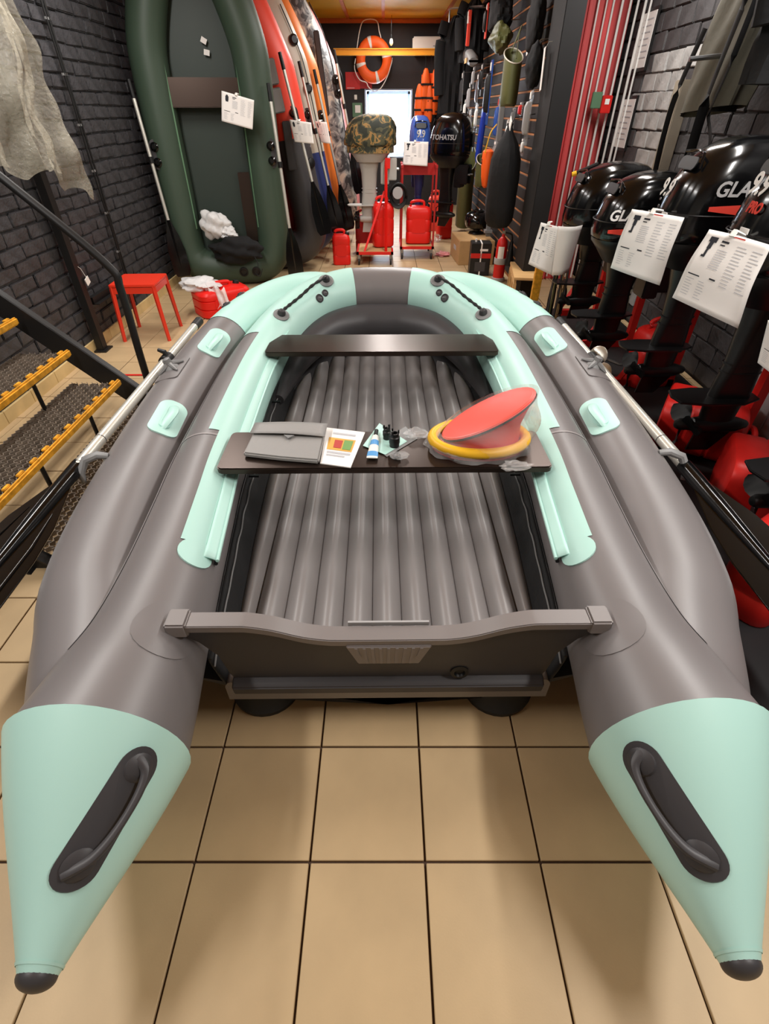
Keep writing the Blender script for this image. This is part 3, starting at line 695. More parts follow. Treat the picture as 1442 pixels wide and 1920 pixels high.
# foot pump in its wrapper
FP = atZ(908, 868, SZ)
fp = thing('foot_pump', 'red and yellow foot pump wrapped in clear film on the bench', 'pump', (FP.x-.005, FP.y+.13, SZ), (0, 0, radians(4)))
R1, R2 = .186, .125
def ell(a, b, z, tilt=0, n=36, dx=0, dy=0): return [Vector((dx+a*cos(2*pi*k/n), dy+b*sin(2*pi*k/n), z+tilt*cos(2*pi*k/n+.10)*1.0)) for k in range(n)]
MB().loft([ell(R1, R2, .0), ell(R1, R2, .012)]).build('base_plate', 'redp', fp, bevel=.004)
MB().sweep(ell(R1-.004, R2-.004, .034), .020, 12, closed=True).build('yellow_rim', 'yellow', fp)
MB().loft([ell(R1-.03, R2-.025, .02), ell(R1-.045, R2-.03, .07, .035, dx=.01), ell(R1-.03, R2-.02, .11, .075, dx=.018), ell(R1-.045, R2-.03, .125, .082, dx=.02)], cap=False).build('bellows', 'redp', fp)
MB().loft([ell(R1-.02, R2-.012, .126, .090, dx=.02), ell(R1-.02, R2-.012, .137, .090, dx=.02), ell(R1-.03, R2-.02, .141, .088, dx=.02)]).build('top_plate', 'pumpred', fp, bevel=.003)
MB().sweep(ell(R1-.02, R2-.012, .128, .090, dx=.02), .0045, 6, closed=True).build('top_gasket', 'blk', fp)
wr_ = MB(); rn = random.Random(8)
def wrap(u, v):
    k = min(int(u*36), 36) % 36; a = 2*pi*u; f = 1+.04*sin(a*9+v*7)+.02*sin(a*17+v*11)
    base = Vector((cos(a)*(R1+.022)*f, sin(a)*(R2+.022)*f, .002)); top = Vector((.02+cos(a)*(R1-.012), sin(a)*(R2-.004), .148+.090*cos(a+.10)))
    p = base.lerp(top, v); p += Vector((cos(a), sin(a), 0))*(.018*sin(pi*v)*sin(a*5+v*6)); return p
wr_.grid(wrap, 72, 12, cu=True); wr_.build('film_wrap', 'film', fp)
blob((-.235, .075, .018), (.045, .03, .016), amp=.25, seed=3).build('film_knot', 'clearplastic', fp)
blob((.10, -.175, .012), (.05, .022, .014), amp=.3, seed=6).build('film_tail', 'film', fp)

# ------------------------------------------------------------------ left side: staircase
stc = thing('staircase', 'black steel staircase with mesh treads and yellow nosings', 'staircase', (-1.9, 2.3, 0.006))
so = Vector(stc.location)
hexm = MB()
def hexstrip(mb, x0, x1, y0, y1, z, px=.030, py=.034, h=.022):
    """open honeycomb mesh tread: zig-zag strips standing on edge"""
    n = int((x1-x0)/px); m = int((y1-y0)/py)
    for i in range(n+1):
        x = x0+i*px; pts = []
        for j in range(m*2+1):
            y = y0+j*py/2; pts.append((x+(px*.42 if (j//1) % 2 else 0)*(1 if i % 2 else 1), y))
        for (xa, ya), (xb, yb_) in zip(pts, pts[1:]):
            d = Vector((xb-xa, yb_-ya, 0)); nn = Vector((-d.y, d.x, 0)).normalized()*.0016; a = Vector((xa, ya, z)); b = Vector((xb, yb_, z))
            vs = [a-nn, a+nn, b+nn, b-nn]; mb.add([p-so for p in vs]+[p-so+Vector((0, 0, h)) for p in vs], [(0, 1, 5, 4), (1, 2, 6, 5), (2, 3, 7, 6), (3, 0, 4, 7), (4, 5, 6, 7)])
    for j in range(m):
        for i in range(n):
            if (i+j) % 2: mb.box(Vector((x0+i*px+px*.71, y0+j*py+py*.5, z+h/2))-so, (px*.6, .003, h))
steps = [(-1.60, .27, True), (-1.83, .45, True), (-2.05, .63, True)]
for k, (xn, z, ny) in enumerate(steps):
    tb = MB(); hexstrip(tb, xn-.26, xn-.005, 1.55, 2.80, z-.022); tread = tb.build('tread', 'matgrey', stc, smooth=0)
    nb_ = MB().box(Vector((xn+.006, 2.175, z-.012))-so, (.024, 1.27, .040))
    nose = nb_.build('nosing', 'yelpaint', tread, bevel=.008)
    for j in range(12): MB().box(Vector((xn-.012, 1.60+j*.105, z+.006))-so, (.018, .045, .012)).build('nosing_tooth', 'yelpaint', tread, bevel=.003)
    for y in (1.95, 2.45): MB().sweep([Vector((xn-.02, y, z-.025))-so, Vector((xn-.02, y, max(z-.20, .0)))-so], .011, 8).build('tread_rod', 'steelblk', stc)
tb = MB(); hexstrip(tb, -1.62, -1.33, 1.50, 2.80, .09); tb.build('lowest_tread', 'matgrey', stc, smooth=0)
for y in (1.5, 2.86):
    a, b = Vector((-1.43, y, .02))-so, Vector((-2.30, y, .84))-so; d = (b-a).normalized(); n_ = Vector((-d.z, 0, d.x))
    ang = -atan2(d.z, d.x); Rm = Matrix.Rotation(-atan2(b.z-a.z, b.x-a.x), 3, 'Y')
    L = (b-a).length; st_ = MB(); c = (a+b)/2
    st_.box(c, (L, .012, .12), Rm).box(c+n_*.055+Vector((0, .02 if y > 2 else -.02, 0)), (L, .05, .010), Rm).box(c-n_*.055+Vector((0, .02 if y > 2 else -.02, 0)), (L, .05, .010), Rm)
    st_.build('stringer', 'steelblk', stc)
hr = crv([tuple(Vector(p)-so) for p in ((-1.448, 2.86, .02), (-1.445, 2.86, .40), (-1.437, 2.86, .76), (-1.475, 2.86, .90), (-1.84, 2.86, 1.275), (-2.30, 2.86, 1.72))], 10)
MB().sweep(hr, .021, 12).build('handrail', 'steelblk', stc)
MB().sweep([Vector((-1.625, 1.50, 0))-so, Vector((-1.565, 1.50, .95))-so], .022, 12).build('near_post', 'steelblk', stc)
# ------------------------------------------------------------------ left wall fittings
pst = thing('steel_post', 'black steel post standing against the brick wall by the stairs', 'post', (-2.30, 3.98, 0.006))
MB().box((0, 0, .86), (.055, .075, 1.72)).build('post_bar', 'steelblk', pst, bevel=.004)
MB().box((0, 0, .006), (.11, .13, .012)).build('foot_plate', 'steelblk', pst)
tg = thing('paper_tag', 'small white cardboard tag on string hanging from the steel post', 'tag', (-2.255, 4.03, .52))
MB().box((0, 0, 0), (.004, .055, .05), Matrix.Rotation(.3, 3, 'X')).build('tag_card', 'white', tg)
MB().sweep([(0, 0, .02), (-.01, -.02, .09), (-.03, -.05, .13)], .0016, 5).build('tag_string', 'white', tg)
wb = MB().box((-2.31, 4.35, .36), (.04, .55, .05)); wb.box((-2.29, 4.35, .335), (.08, .55, .006))
one('wall_bracket', wb, 'steelblk', 'dark angle bar fixed low on the brick wall behind the stool', 'bracket')
cbl = MB().sweep([Vector((XL+.035, 4.78+.01*sin(k*.9), 2.7-k*.135)) for k in range(20)], .011, 8)
ct = thing('wall_cable', 'black cable pair running down the brick wall beside the green boat', 'cable', (XL+.04, 4.79, .1))
MB().sweep([Vector((-.004, .006*sin(k*.9), 2.6-k*.128)) for k in range(21)], .008, 8).build('cable_strand', 'cable', ct)
MB().sweep([Vector((-.002, .03+.006*sin(k*.7), 2.6-k*.128)) for k in range(21)], .008, 8).build('cable_strand', 'cable', ct)
for k in range(9): MB().box((-.006, .012, 2.5-k*.29), (.012, .06, .014)).build('cable_clip', 'mgrey', ct)
# crumpled clear sheet hanging from above
hs = MB(); rn = random.Random(2)
def hang(u, v):
    y = 3.42+u*.80+.12*(1-v)*(-.2); drop = 1.06+.30*(1-u)*.9+.0
    bot = 1.24-.24*max(0, (u-.55)/.45)**1.5*1.0+.03*sin(u*14); z = 2.72*(1-v)+bot*v
    wid = .55+.45*v if u > .5 else 1
    y = 3.85+(y-3.85)*(.75+.35*v)
    return Vector((-2.17+.05*sin(u*11+v*2.5)+.03*sin(u*23+v*5)+.02*sin(v*17+u*6)+.012*sin(u*61+v*9)+.010*sin(v*43+u*29), y+.02*sin(v*13)+.012*sin(v*31+u*17), z+.02*sin(u*37)*v))
hs.grid(hang, 110, 80); one('plastic_sheet', hs, 'filmthick', 'crumpled clear plastic sheet hanging on the brick wall', 'plastic sheet')
# red stool
stl = thing('red_stool', 'square red metal stool beside the staircase rail', 'stool', (-2.02, 4.36, 0.006), (0, 0, radians(3)))
MB().prism(rr(.36, .36, .015, 3), .425, .445).build('seat', 'stool', stl, bevel=.004)
for s in (-1, 1):
    MB().box((0, s*.168, .40), (.34, .016, .045)).build('apron', 'stool', stl); MB().box((s*.168, 0, .40), (.016, .34, .045)).build('apron', 'stool', stl)
    for q in (-1, 1): MB().sweep([(s*.162, q*.162, .43), (s*.185, q*.185, 0)], [.020, .016], 4).build('leg', 'stool', stl, smooth=0)
tape = MB().box((-1.80, 3.48, .0085), (.34, .022, .003)); one('floor_tape', tape, 'redp', 'strip of red tape stuck on the floor tiles', 'tape')
# lying red canister with bag on it
cn = canister('wide red fuel tank on the floor in front of the green boat', (-1.56, 4.98, .006), (0, 0, radians(38)), .50, .34, .235, 'red', True)
bgs = thing('plastic_bag', 'crumpled clear plastic bag draped over the wide red tank', 'bag', (-1.72, 4.93, .215))
blob((0, 0, .055), (.18, .13, .06), (40, 24), .16, 11, 2.2).build('bag_body', 'filmwhite', bgs)
def drape(u, v): return Vector((.06+.20*u+.06*v, -.10-.06*u-.04*v+.01*sin(u*20), .06-.18*v+.02*sin(u*13+v*9)))
MB().grid(drape, 30, 20).build('bag_drape', 'filmwhite', bgs)
# ------------------------------------------------------------------ boats stood on end along the left wall
def standing_boat(label, loc, rot, w, L, r, m_up, m_lo, zsplit, m_in, bow=.55, parts=(), blunt=.28):
    t = thing('stored_boat', label, 'boat', loc, rot, 'boats stood on end along the wall')
    h = w/2-r; zb = r
    half = [(0, zb), (h*.55, zb+.005), (h*.86, zb+.07), (h, zb+.24), (h, L*.35), (h, L*.62), (h*.93, L*(.62+.38*(1-bow)*.8)), (h*.62, L*.88), (h*blunt, L*.965), (0, L-r)]
    half = crv(half, 8); loop = [Vector((x, 0, z)) for x, z in half]+[Vector((-x, 0, z)) for x, z in half[-2:0:-1]]
    if zsplit <= 0: MB().sweep(loop, r, 22, closed=True, up=(0, 1, 0)).build('tube', m_up, t)
    else:
        n = len(half); k = next(i for i, p in enumerate(half) if p[1] > zsplit)
        lo = [Vector((-x, 0, z)) for x, z in half[k:0:-1]]+[Vector((x, 0, z)) for x, z in half[:k+1]]
        up = [Vector((x, 0, z)) for x, z in half[k:]]+[Vector((-x, 0, z)) for x, z in half[-2:k-1:-1]]
        MB().sweep(lo, r, 22, up=(0, 1, 0)).build('lower_tube', m_lo, t); MB().sweep(up, r, 22, up=(0, 1, 0)).build('upper_tube', m_up, t)
    out = [(x*(1), z) for x, z in half]; full_ = out+[(-x, z) for x, z in out[-2:0:-1]]
    MB().prism(full_, -.02, .0, Matrix.Translation((0, r*.55, 0)) @ Matrix.Rotation(pi/2, 4, 'X')).build('bottom_sheet', m_in, t)
    return t
def lock(t, x, z, r, y=-.0, s=1, m='blk'):
    """moulded oarlock on a stored boat's tube"""
    p = MB().prism(rr(.10, .24, .05, 5), 0, .006, Matrix.Translation((x, y, z)) @ Matrix.Rotation(pi/2, 4, 'X')).build('lock_patch', 'pvc_dark', t)
    for dz in (-.06, .06): MB().lathe([(.040, 0), (.038, .02), (.022, .034), (.018, .05)], 14, (x, y-.004, z+dz), (0, -1, 0)).build('lock_knob', 'gloss', t)
def stored_oar(label, A, Bp, n=(0, -1, .0), blade=True, m='gloss'):
    A, Bp = Vector(A), Vector(Bp); L = (A-Bp).length
    M = frame_M(Bp, A-Bp, Vector((1, .35, 0)))
    t = thing('stored_oar', label, 'oar', Bp, M.to_euler(), 'oars on the stored boats')
    MB().sweep([(.52, 0, 0), (L-.12, 0, 0)], .016, 12).build('shaft', 'alu', t)
    MB().sweep([(L-.13, 0, 0), (L, 0, 0)], [.019, .017], 12).build('hand_grip', 'blk', t)
    out = [(.58, .014), (.50, .022), (.38, .06), (.24, .085), (.05, .085), (0, .06), (0, -.06), (.05, -.085), (.24, -.085), (.38, -.06), (.50, -.022), (.58, -.014)]
    b = MB().prism(out, -.004, .004).build('blade', m, t, bevel=.002)
    MB().sweep([(.02, 0, .003), (.55, 0, .003)], [.006, .018], 8).build('blade_spine', m, b)
    MB().sweep([(L*.62, 0, 0), (L*.62+.05, 0, 0)], .024, 10).build('oar_stop', 'blk', t)
    return t
G = thing  # shorthand kept local
gb_loc, gb_rot = (-1.655, 5.98, .012), (radians(-3), 0, radians(9))
gbt = standing_boat('dark green inflatable boat stood on end against the brick wall', gb_loc, gb_rot, 1.24, 2.78, .165, 'green', 'green', 0, 'greend', .62)
Mg = Matrix.Translation(gb_loc) @ Matrix.Rotation(gb_rot[2], 4, 'Z') @ Matrix.Rotation(gb_rot[0], 4, 'X')
MB().box((.0, -.07, 1.64), (.82, .02, .215)).build('bench_seat', 'bench', gbt, bevel=.006)
MB().box((.26, .01, .72), (.17, .02, .62)).build('bench_seat', 'bench', gbt, bevel=.006)
for s in (-1, 1):
    MB().sweep([(s*.32, -.075, .55), (s*.32, -.085, 1.2), (s*.32, -.075, 1.95)], .012, 6).build('seat_rail', 'greenl', gbt)
    lock(gbt, s*.54, 1.18, .165, -.135)
    MB().lathe([(.03, 0), (.028, .014), (.015, .02)], 14, (s*.53, -.06, .55), (s*.8, -.6, 0)).build('tow_ring', 'blk', gbt)
for x in (.10, .235): MB().lathe([(.048, 0), (.048, .012), (.034, .016), (.030, .008)], 18, (x, -.155, .14), (0, -1, -.2)).build('air_valve', 'blk', gbt)
for x, z, a in ((.05, 2.01, .5), (.06, 1.93, .2)):
    MB().box((x, .055, z), (.05, .004, .04), Matrix.Rotation(a, 3, 'Y')).build('sticker', 'paper', gbt)
stored_oar('oar with white shaft on the left tube of the dark green boat', Mg @ Vector((-.62, -.20, 1.72)), Mg @ Vector((-.52, -.23, .13)))
stored_oar('oar with white shaft on the right tube of the dark green boat', Mg @ Vector((.585, -.20, 1.70)), Mg @ Vector((.665, -.23, .03)))
sheet('price_sheet', 'white price sheet clipped to the bench of the dark green boat', [atY(415, 170, 5.82), atY(476, 188, 5.80), atY(473, 243, 5.78), atY(415, 227, 5.80)], group='price sheets on the boats', kind='boat', curl=.008)
wbg = thing('white_bag', 'white plastic bag resting inside the dark green boat', 'bag', Mg @ Vector((-.12, -.14, .46)))
blob((0, 0, .13), (.15, .09, .13), (44, 28), .13, 21, 2.4).build('bag_body', 'filmwhite', wbg)
blob((.13, -.02, .05), (.09, .06, .06), (30, 20), .2, 22, 2.6).build('bag_tail', 'filmwhite', wbg)
bbg = thing('black_bag', 'black fabric bag resting inside the bottom of the green boat', 'bag', Mg @ Vector((.08, -.22, .30)))
blob((0, 0, .06), (.27, .09, .12), (48, 28), .15, 31, 2.2).build('bag_body', 'fabric', bbg)
MB().sweep(crv([(.17, -.06, .04), (.21, -.09, -.06), (.18, -.10, -.14), (.22, -.10, -.17), (.25, -.09, -.10)], 6), .004, 6).build('drawstring', 'strap', bbg)

LEAN = radians(-9)
def row_boat(label, X, Y, w, L, r, up, lo, zs, inn, lean=LEAN, bow=.7):
    return standing_boat(label, (X, Y, .012), (radians(-2), lean, radians(4)), w, L, r, up, lo, zs, inn, bow)
def Mrow(X, Y, lean=LEAN): return Matrix.Translation((X, Y, .012)) @ Matrix.Rotation(radians(4), 4, 'Z') @ Matrix.Rotation(lean, 4, 'Y') @ Matrix.Rotation(radians(-2), 4, 'X')
b2 = row_boat('coral red and black inflatable boat stood on end behind the green one', -1.27, 6.66, 1.30, 2.68, .185, 'coral', 'pvc_dark', 1.12, 'redd')
M2 = Mrow(-1.27, 6.66)
for z0, z1 in ((1.66, 1.86), (1.44, 1.64)): MB().box((.40, -.19, (z0+z1)/2), (.16, .018, z1-z0)).build('boarding_plate', 'lgrey', b2, bevel=.01)
lock(b2, .55, 1.36, .185, -.165)
MB().lathe([(.05, 0), (.046, .02), (.02, .03)], 14, (.62, -.10, .98), (.7, -.7, 0)).build('tow_ring', 'blk', b2)
MB().box((.44, -.20, 1.16), (.085, .03, .42), Matrix.Rotation(.1, 3, 'Y')).build('seat_board', 'dgrey', b2, bevel=.008)
stored_oar('oar on the right tube of the coral red boat', M2 @ Vector((.55, -.26, 1.88)), M2 @ Vector((.63, -.26, .30)))
sheet('price_sheet', 'white price sheet hanging from the oar of the coral red boat', [atY(542, 224, 6.40), atY(583, 230, 6.38), atY(588, 270, 6.37), atY(552, 266, 6.39)], group='price sheets on the boats', kind='boat', curl=.01)
b3 = row_boat('beige and navy blue inflatable boat stood on end in the row', -1.22, 7.22, 1.36, 2.75, .19, 'beige', 'navy', 1.02, 'cream')
M3 = Mrow(-1.22, 7.22)
MB().sweep(crv([(.66, -.14, 1.0), (.655, -.15, 1.5), (.63, -.14, 1.9), (.52, -.14, 2.3)], 6), .006, 6).build('grab_line', 'blk', b3)
for z, x in ((1.62, .655), (2.02, .605)): MB().lathe([(.05, 0), (.045, .02), (.03, .032)], 14, (x-.02, -.155, z), (.4, -.9, 0)).build('line_mount', 'blk', b3)
lock(b3, .58, 1.34, .19, -.17)
MB().box((.40, -.185, 1.75), (.09, .012, .34)).build('rub_patch', 'cream', b3, bevel=.01)
stored_oar('oar on the right tube of the beige and navy boat', M3 @ Vector((.60, -.25, 1.84)), M3 @ Vector((.68, -.25, .20)))
sheet('price_sheet', 'white price sheet hanging from the oar of the beige boat', [atY(590, 227, 6.92), atY(612, 229, 6.88), atY(620, 270, 6.86), atY(602, 267, 6.90)], group='price sheets on the boats', kind='boat', curl=.01)
b4 = row_boat('orange inflatable boat stood on end in the row', -1.15, 7.76, 1.34, 2.70, .17, 'orng', 'orng', 0, 'orng')
M4 = Mrow(-1.15, 7.76)
stored_oar('oar on the right tube of the orange boat', M4 @ Vector((.62, -.22, 1.80)), M4 @ Vector((.70, -.22, .15)))
lock(b4, .60, 1.32, .17, -.15)
b5 = row_boat('grey camouflage inflatable boat stood on end near the covered motor', -1.00, 8.32, 1.36, 2.72, .19, 'camo_grey', 'camo_grey', 0, 'mgrey')
M5 = Mrow(-1.00, 8.32)
MB().box((.50, -.20, 1.80), (.07, .02, .80), Matrix.Rotation(.06, 3, 'Y')).build('seat_board', 'dgrey', b5, bevel=.01)
lock(b5, .66, 1.66, .19, -.15); MB().sweep(crv([(.66, -.16, .6), (.67, -.17, 1.4), (.62, -.16, 2.1), (.5, -.15, 2.45)], 6), .007, 6).build('grab_line', 'blk', b5)
stored_oar('oar on the right tube of the grey camouflage boat', M5 @ Vector((.70, -.20, 2.0)), M5 @ Vector((.74, -.22, .5)))
b6 = row_boat('pale pink inflatable boat stood on end at the far end of the row', -.98, 8.90, 1.34, 2.70, .16, 'pink', 'pink', 0, 'white')
MB().sweep(crv([(.64, -.12, 1.5), (.69, -.16, 1.75), (.63, -.12, 2.0)], 5), .012, 6).build('grab_loop', 'blk', b6)

# ------------------------------------------------------------------ outboard motors
def superring(cx, hx, hy, z, n=28, e=2.6, x_off=0):
    o = []
    for k in range(n):
        a = 2*pi*k/n; c, s = cos(a), sin(a)
        o.append(Vector((cx+hx*abs(c)**(2/e)*(1 if c > 0 else -1), hy*abs(s)**(2/e)*(1 if s > 0 else -1), z)))
    return o
def outboard(label, loc, rz, ztop=1.40, cw=.60, cd_=.33, ch=.42, zplate=.40, col='gloss', legm='satin', style='round', texts=(), group='outboard motors on display', prop='blk', tiller=True, cover=None, sidetext=None, backtext=None):
    """local +x points aft (propeller side)"""
    t = thing('outboard_motor', label, 'outboard motor', loc, (0, 0, rz), group)
    zb = ztop-ch
    # cowl: lofted rounded body, aft end slopes in towards the top
    rings = []
    for f, fx0, fx1, fy in ((0, -.46, .46, .93), (.04, -.485, .49, .98), (.12, -.50, .50, 1.0), (.35, -.50, .485, 1.0), (.58, -.49, .44, .97), (.76, -.465, .37, .90), (.88, -.42, .28, .80), (.96, -.34, .16, .62), (1.0, -.2, .02, .35)):
        x0, x1 = fx0*cw, fx1*cw; rings.append(superring((x0+x1)/2, (x1-x0)/2, fy*cd_/2, zb+f*ch, 32, 2.8))
    if cover:
        MB().loft(rings).build('cowl', 'blk', t)
        cb = MB(); rn = random.Random(5); R2_ = []
        for i, rg in enumerate(rings):
            c = sum(rg, Vector())/len(rg); R2_.append([c+(p-c)*(1.10+.05*sin(k*2.1+i*1.3)+.03*sin(k*5+i))+Vector((0, 0, .02)) for k, p in enumerate(rg)])
        cb.loft([[p+Vector((0, 0, -.06)) for p in R2_[0]]]+R2_); cb.build('fabric_cover', cover, t)
    else:
        cw_ = MB().loft(rings).build('cowl', col, t)
        # grip recess at the aft top, seam line, chrome edge
        MB().prism(rr(cd_*.46, .055, .024, 5), 0, .006, frame_M((cw*.395, 0, zb+ch*.755), (0, 1, 0), (-.35, 0, 1))).build('grip_recess', 'blk', cw_, bevel=.002)
        MB().sweep([(cw*.375, -cd_*.27, zb+ch*.72), (cw*.37, -cd_*.24, zb+ch*.85), (cw*.335, 0, zb+ch*.87), (cw*.37, cd_*.24, zb+ch*.85), (cw*.375, cd_*.27, zb+ch*.72)], .007, 8).build('grip_rim', 'gloss', cw_)
        cr_ = superring(0, cw*.503, cd_*.505, zb+ch*.30, 32, 2.8)
        MB().sweep(cr_, .003, 6, closed=True).build('cowl_seam', 'satin', cw_)
    # lower tray
    MB().loft([superring(0, cw*.30, cd_*.34, zb-.13, 24), superring(0, cw*.40, cd_*.44, zb-.06, 24), superring(0, cw*.475, cd_*.49, zb-.015, 24), superring(0, cw*.48, cd_*.50, zb+.005, 24)]).build('lower_tray', legm, t)
    # leg
    lg = MB(); z1 = zb-.10
    lg.loft([[Vector((x*k+.02, y, z)) for x, y in rr(a, b, min(a, b)*.45, 4)] for z, a, b, k in ((zplate-.03, .20, .065, 1), (zplate+.06, .19, .075, 1), (zplate+.16, .17, .085, 1), (z1-.14, .19, .12, 1), (z1, .25, .17, 1))]); leg = lg.build('leg', legm, t)
    for k in range(2): MB().loft([superring(.02, .096, .046, zplate+.13+k*.04, 18), superring(.02, .096, .046, zplate+.136+k*.04, 18)]).build('exhaust_rib', legm, leg)
    # bracket and clamp at the front
    br = MB(); br.box((-.17, 0, zb-.22), (.10, .16, .26)); br.box((-.23, .07, zb-.20), (.16, .022, .22)); br.box((-.23, -.07, zb-.20), (.16, .022, .22)); br.box((-.26, 0, zb-.12), (.05, .16, .04))
    bk = br.build('clamp_bracket', legm, t, bevel=.008)
    for s in (-1, 1): MB().sweep([(-.34, s*.05, zb-.2), (-.20, s*.05, zb-.2)], .009, 8).build('clamp_screw', 'steel', bk)
    # anti-ventilation plate, gearcase, skeg, propeller
    MB().prism([(.30, .0), (.28, .07), (.16, .095), (-.02, .085), (-.12, .03), (-.12, -.03), (-.02, -.085), (.16, -.095), (.28, -.07)], zplate-.006, zplate+.006).build('ventilation_plate', legm, t, bevel=.003)
    MB().loft([superring(.03, .095, .030, zplate-.02, 18), superring(.03, .085, .034, zplate-.12, 18), superring(.03, .085, .034, zplate-.15, 18)]).build('strut', legm, t)
    MB().lathe([(.004, -.17), (.02, -.155), (.038, -.10), (.044, -.02), (.044, .06), (.034, .12), (.028, .125)], 18, (.02, 0, zplate-.15), (1, 0, 0)).build('gearcase', legm, t)
    MB().loft([[(-.08, -.006, zplate-.18), (.10, -.006, zplate-.18), (.10, .006, zplate-.18), (-.08, .006, zplate-.18)], [(.0, -.004, zplate-.30), (.115, -.004, zplate-.30), (.115, .004, zplate-.30), (.0, .004, zplate-.30)]]).build('skeg', legm, t)
    pr = MB().lathe([(.030, 0), (.030, .05), (.020, .07), (.006, .075)], 14, (.15, 0, zplate-.15), (1, 0, 0)).build('propeller', prop, t)
    for k in range(3):
        a = 2*pi*k/3+.4; d = Vector((0, cos(a), sin(a))); e = Vector((0, -sin(a), cos(a))); c = Vector((.18, 0, zplate-.15))
        rg = []
        for rf, wv in ((.025, .022), (.055, .045), (.085, .050), (.108, .034), (.118, .01)): rg.append([c+d*rf+e*wv*q_+Vector((.030*q_, 0, 0))*.9+Vector((th, 0, 0)) for q_, th in ((-1, 0), (-.3, -.003), (1, 0), (-.3, .003))])
        MB().loft(rg).build('blade', prop, pr)
    if tiller: MB().sweep([(-.25, .05, zb+.02), (-.40, .07, zb+.16), (-.62, .08, zb+.36)], [.02, .018, .022], 10).build('tiller_handle', 'blk', t)
    sx, zt = (cw*.50, zb+ch*.42)
    if backtext:
        for txt, dz, dy, size, mm in backtext:
            f = (zt+dz-zb)/ch; xx = cw*(.487 if f < .4 else .485-.225*(f-.35))+.004
            text_mesh(txt, size, mm, 'lettering', t, frame_M((xx+.004, dy, zt+dz), (0, 1, 0), (-.28, 0, 1)), bold=.0025, sx=.85)
    if sidetext:
        for s, (txt, dx, dz, size, mm, sh) in sidetext:
            text_mesh(txt, size, mm, 'lettering', t, frame_M((dx, s*(cd_/2+.002), zb+dz), (-s, 0, 0), (0, -s*.06, 1)), shear=sh, bold=.002)
    return t
# ------------------------------------------------------------------ middle of the shop
def trolley(label, loc, w, d, h, rz=0, aframe=False):
    t = thing('red_trolley', label, 'trolley', loc, (0, 0, rz), 'red motor trolleys')
    pf = MB(); 
    for s in (-1, 1): pf.box((s*(w/2-.015), 0, .135), (.03, d, .03)); pf.box((0, s*(d/2-.015), .135), (w, .03, .03))
    pf.build('base_frame', 'redp', t); MB().box((0, 0, .148), (w-.05, d-.05, .008)).build('platform', 'card', t)
    for x in (-1, 1):
        for y in (-1, 1):
            c = MB().lathe([(.035, -.012), (.038, -.008), (.038, .008), (.035, .012)], 16, (x*(w/2-.03), y*(d/2-.03), .038), (1, 0, 0)).build('caster_wheel', 'blk', t)
            MB().box((x*(w/2-.03), y*(d/2-.03), .09), (.035, .03, .06)).build('caster_fork', 'steel', t)
    if aframe:
        MB().sweep([(w*.30, -d*.42, .15), (w*.30, -.02, h)], .017, 4).build('upright', 'red', t, smooth=0)
        MB().sweep([(-w*.28, -d*.42, .15), (w*.26, -.02, h*.72)], .017, 4).build('diagonal_brace', 'red', t, smooth=0)
        MB().sweep([(w*.30, d*.42, .15), (w*.30, .04, h)], .017, 4).build('upright', 'redd', t, smooth=0)
        MB().box((w*.34, .06, h-.02), (.06, .20, .10)).build('transom_board', 'redp', t)
    else:
        for x in (-1, 1):
            for y in (-1, 1): MB().box((x*(w/2-.015), y*(d/2-.02), (h+.15)/2), (.022, .022, h-.15)).build('upright', 'redd', t)
            MB().box((x*(w/2-.015), 0, h-.02), (.024, d, .024)).build('top_rail', 'redd', t)
        MB().box((0, -d*.0, h-.06), (w, .04, .12)).build('transom_board', 'redd', t)
    return t
trolley('red A-frame trolley carrying the camouflage-covered motor', (-.12, 7.10, .006), .46, .55, 1.06, 0, True)
outboard('grey outboard motor under a camouflage fabric cover', (-.165, 7.22, .012), pi, 1.47, .54, .34, .30, .60, legm='motorgrey', cover='camo_cover', tiller=False, prop='blk')
cb = thing('coiled_cable', 'black cable coil hanging beside the grey covered motor', 'cable', (.17, 7.15, .72))
for k in range(4): MB().sweep([Vector((.085*cos(a)*(1+.08*k), -.02*k, .10*sin(a)*(1+.1*k))) for a in [2*pi*j/24 for j in range(24)]], .009, 6, closed=True).build('cable_loop', 'cable', cb)
MB().lathe([(.06, -.03), (.065, 0), (.05, .03)], 16, (-.01, -.05, .03), (0, 1, 0)).build('engine_part', 'lgrey', cb)
trolley('red four-post trolley carrying the blue motor', (.42, 7.42, .006), .44, .55, 1.02)
outboard('blue outboard motor with 9.9 marking on a red trolley', (.44, 7.72, .012), -pi/2, 1.47, .50, .27, .40, .50, 'mblue', 'navy', backtext=[('9.9', .055, 0, .10, 'lgrey')], tiller=False)
sheet('price_sheet', 'white price sheet hanging on the blue outboard motor', [atY(757, 265, 7.36), atY(803, 266, 7.36), atY(801, 312, 7.33), atY(755, 309, 7.33)], group='price sheets on the motors', curl=.006)
outboard('black outboard motor standing left of the slatted display wall', (.88, 8.25, .012), pi-.5, 1.50, .56, .36, .46, .50, 'gloss', sidetext=[(1, ('TOHATSU', .02, .20, .075, 'lgrey', .12))], tiller=False)
canister('small red canister standing behind the bow of the big boat', (-.54, 6.90, .006), (0, 0, .1), .22, .15, .34)
canister('tall red canister standing on the A-frame trolley', (-.02, 7.16, .165), (0, 0, .2), .26, .20, .48)
canister('dark red canister behind the grey covered motor', (-.26, 7.62, .006), (0, 0, -.1), .26, .18, .44, 'redd')
canister('red canister standing on the blue motor\'s trolley', (.44, 7.36, .165), (0, 0, 0), .32, .20, .42)
canister('slim red canister standing beside the olive bag', (.90, 8.55, .006), (0, 0, .3), .22, .16, .50)
canister('orange-red canister far back beside the black motor', (.82, 9.2, .006), (0, 0, .1), .24, .18, .48, 'coral')
blob((0, 0, 0), (.06, .05, .04))
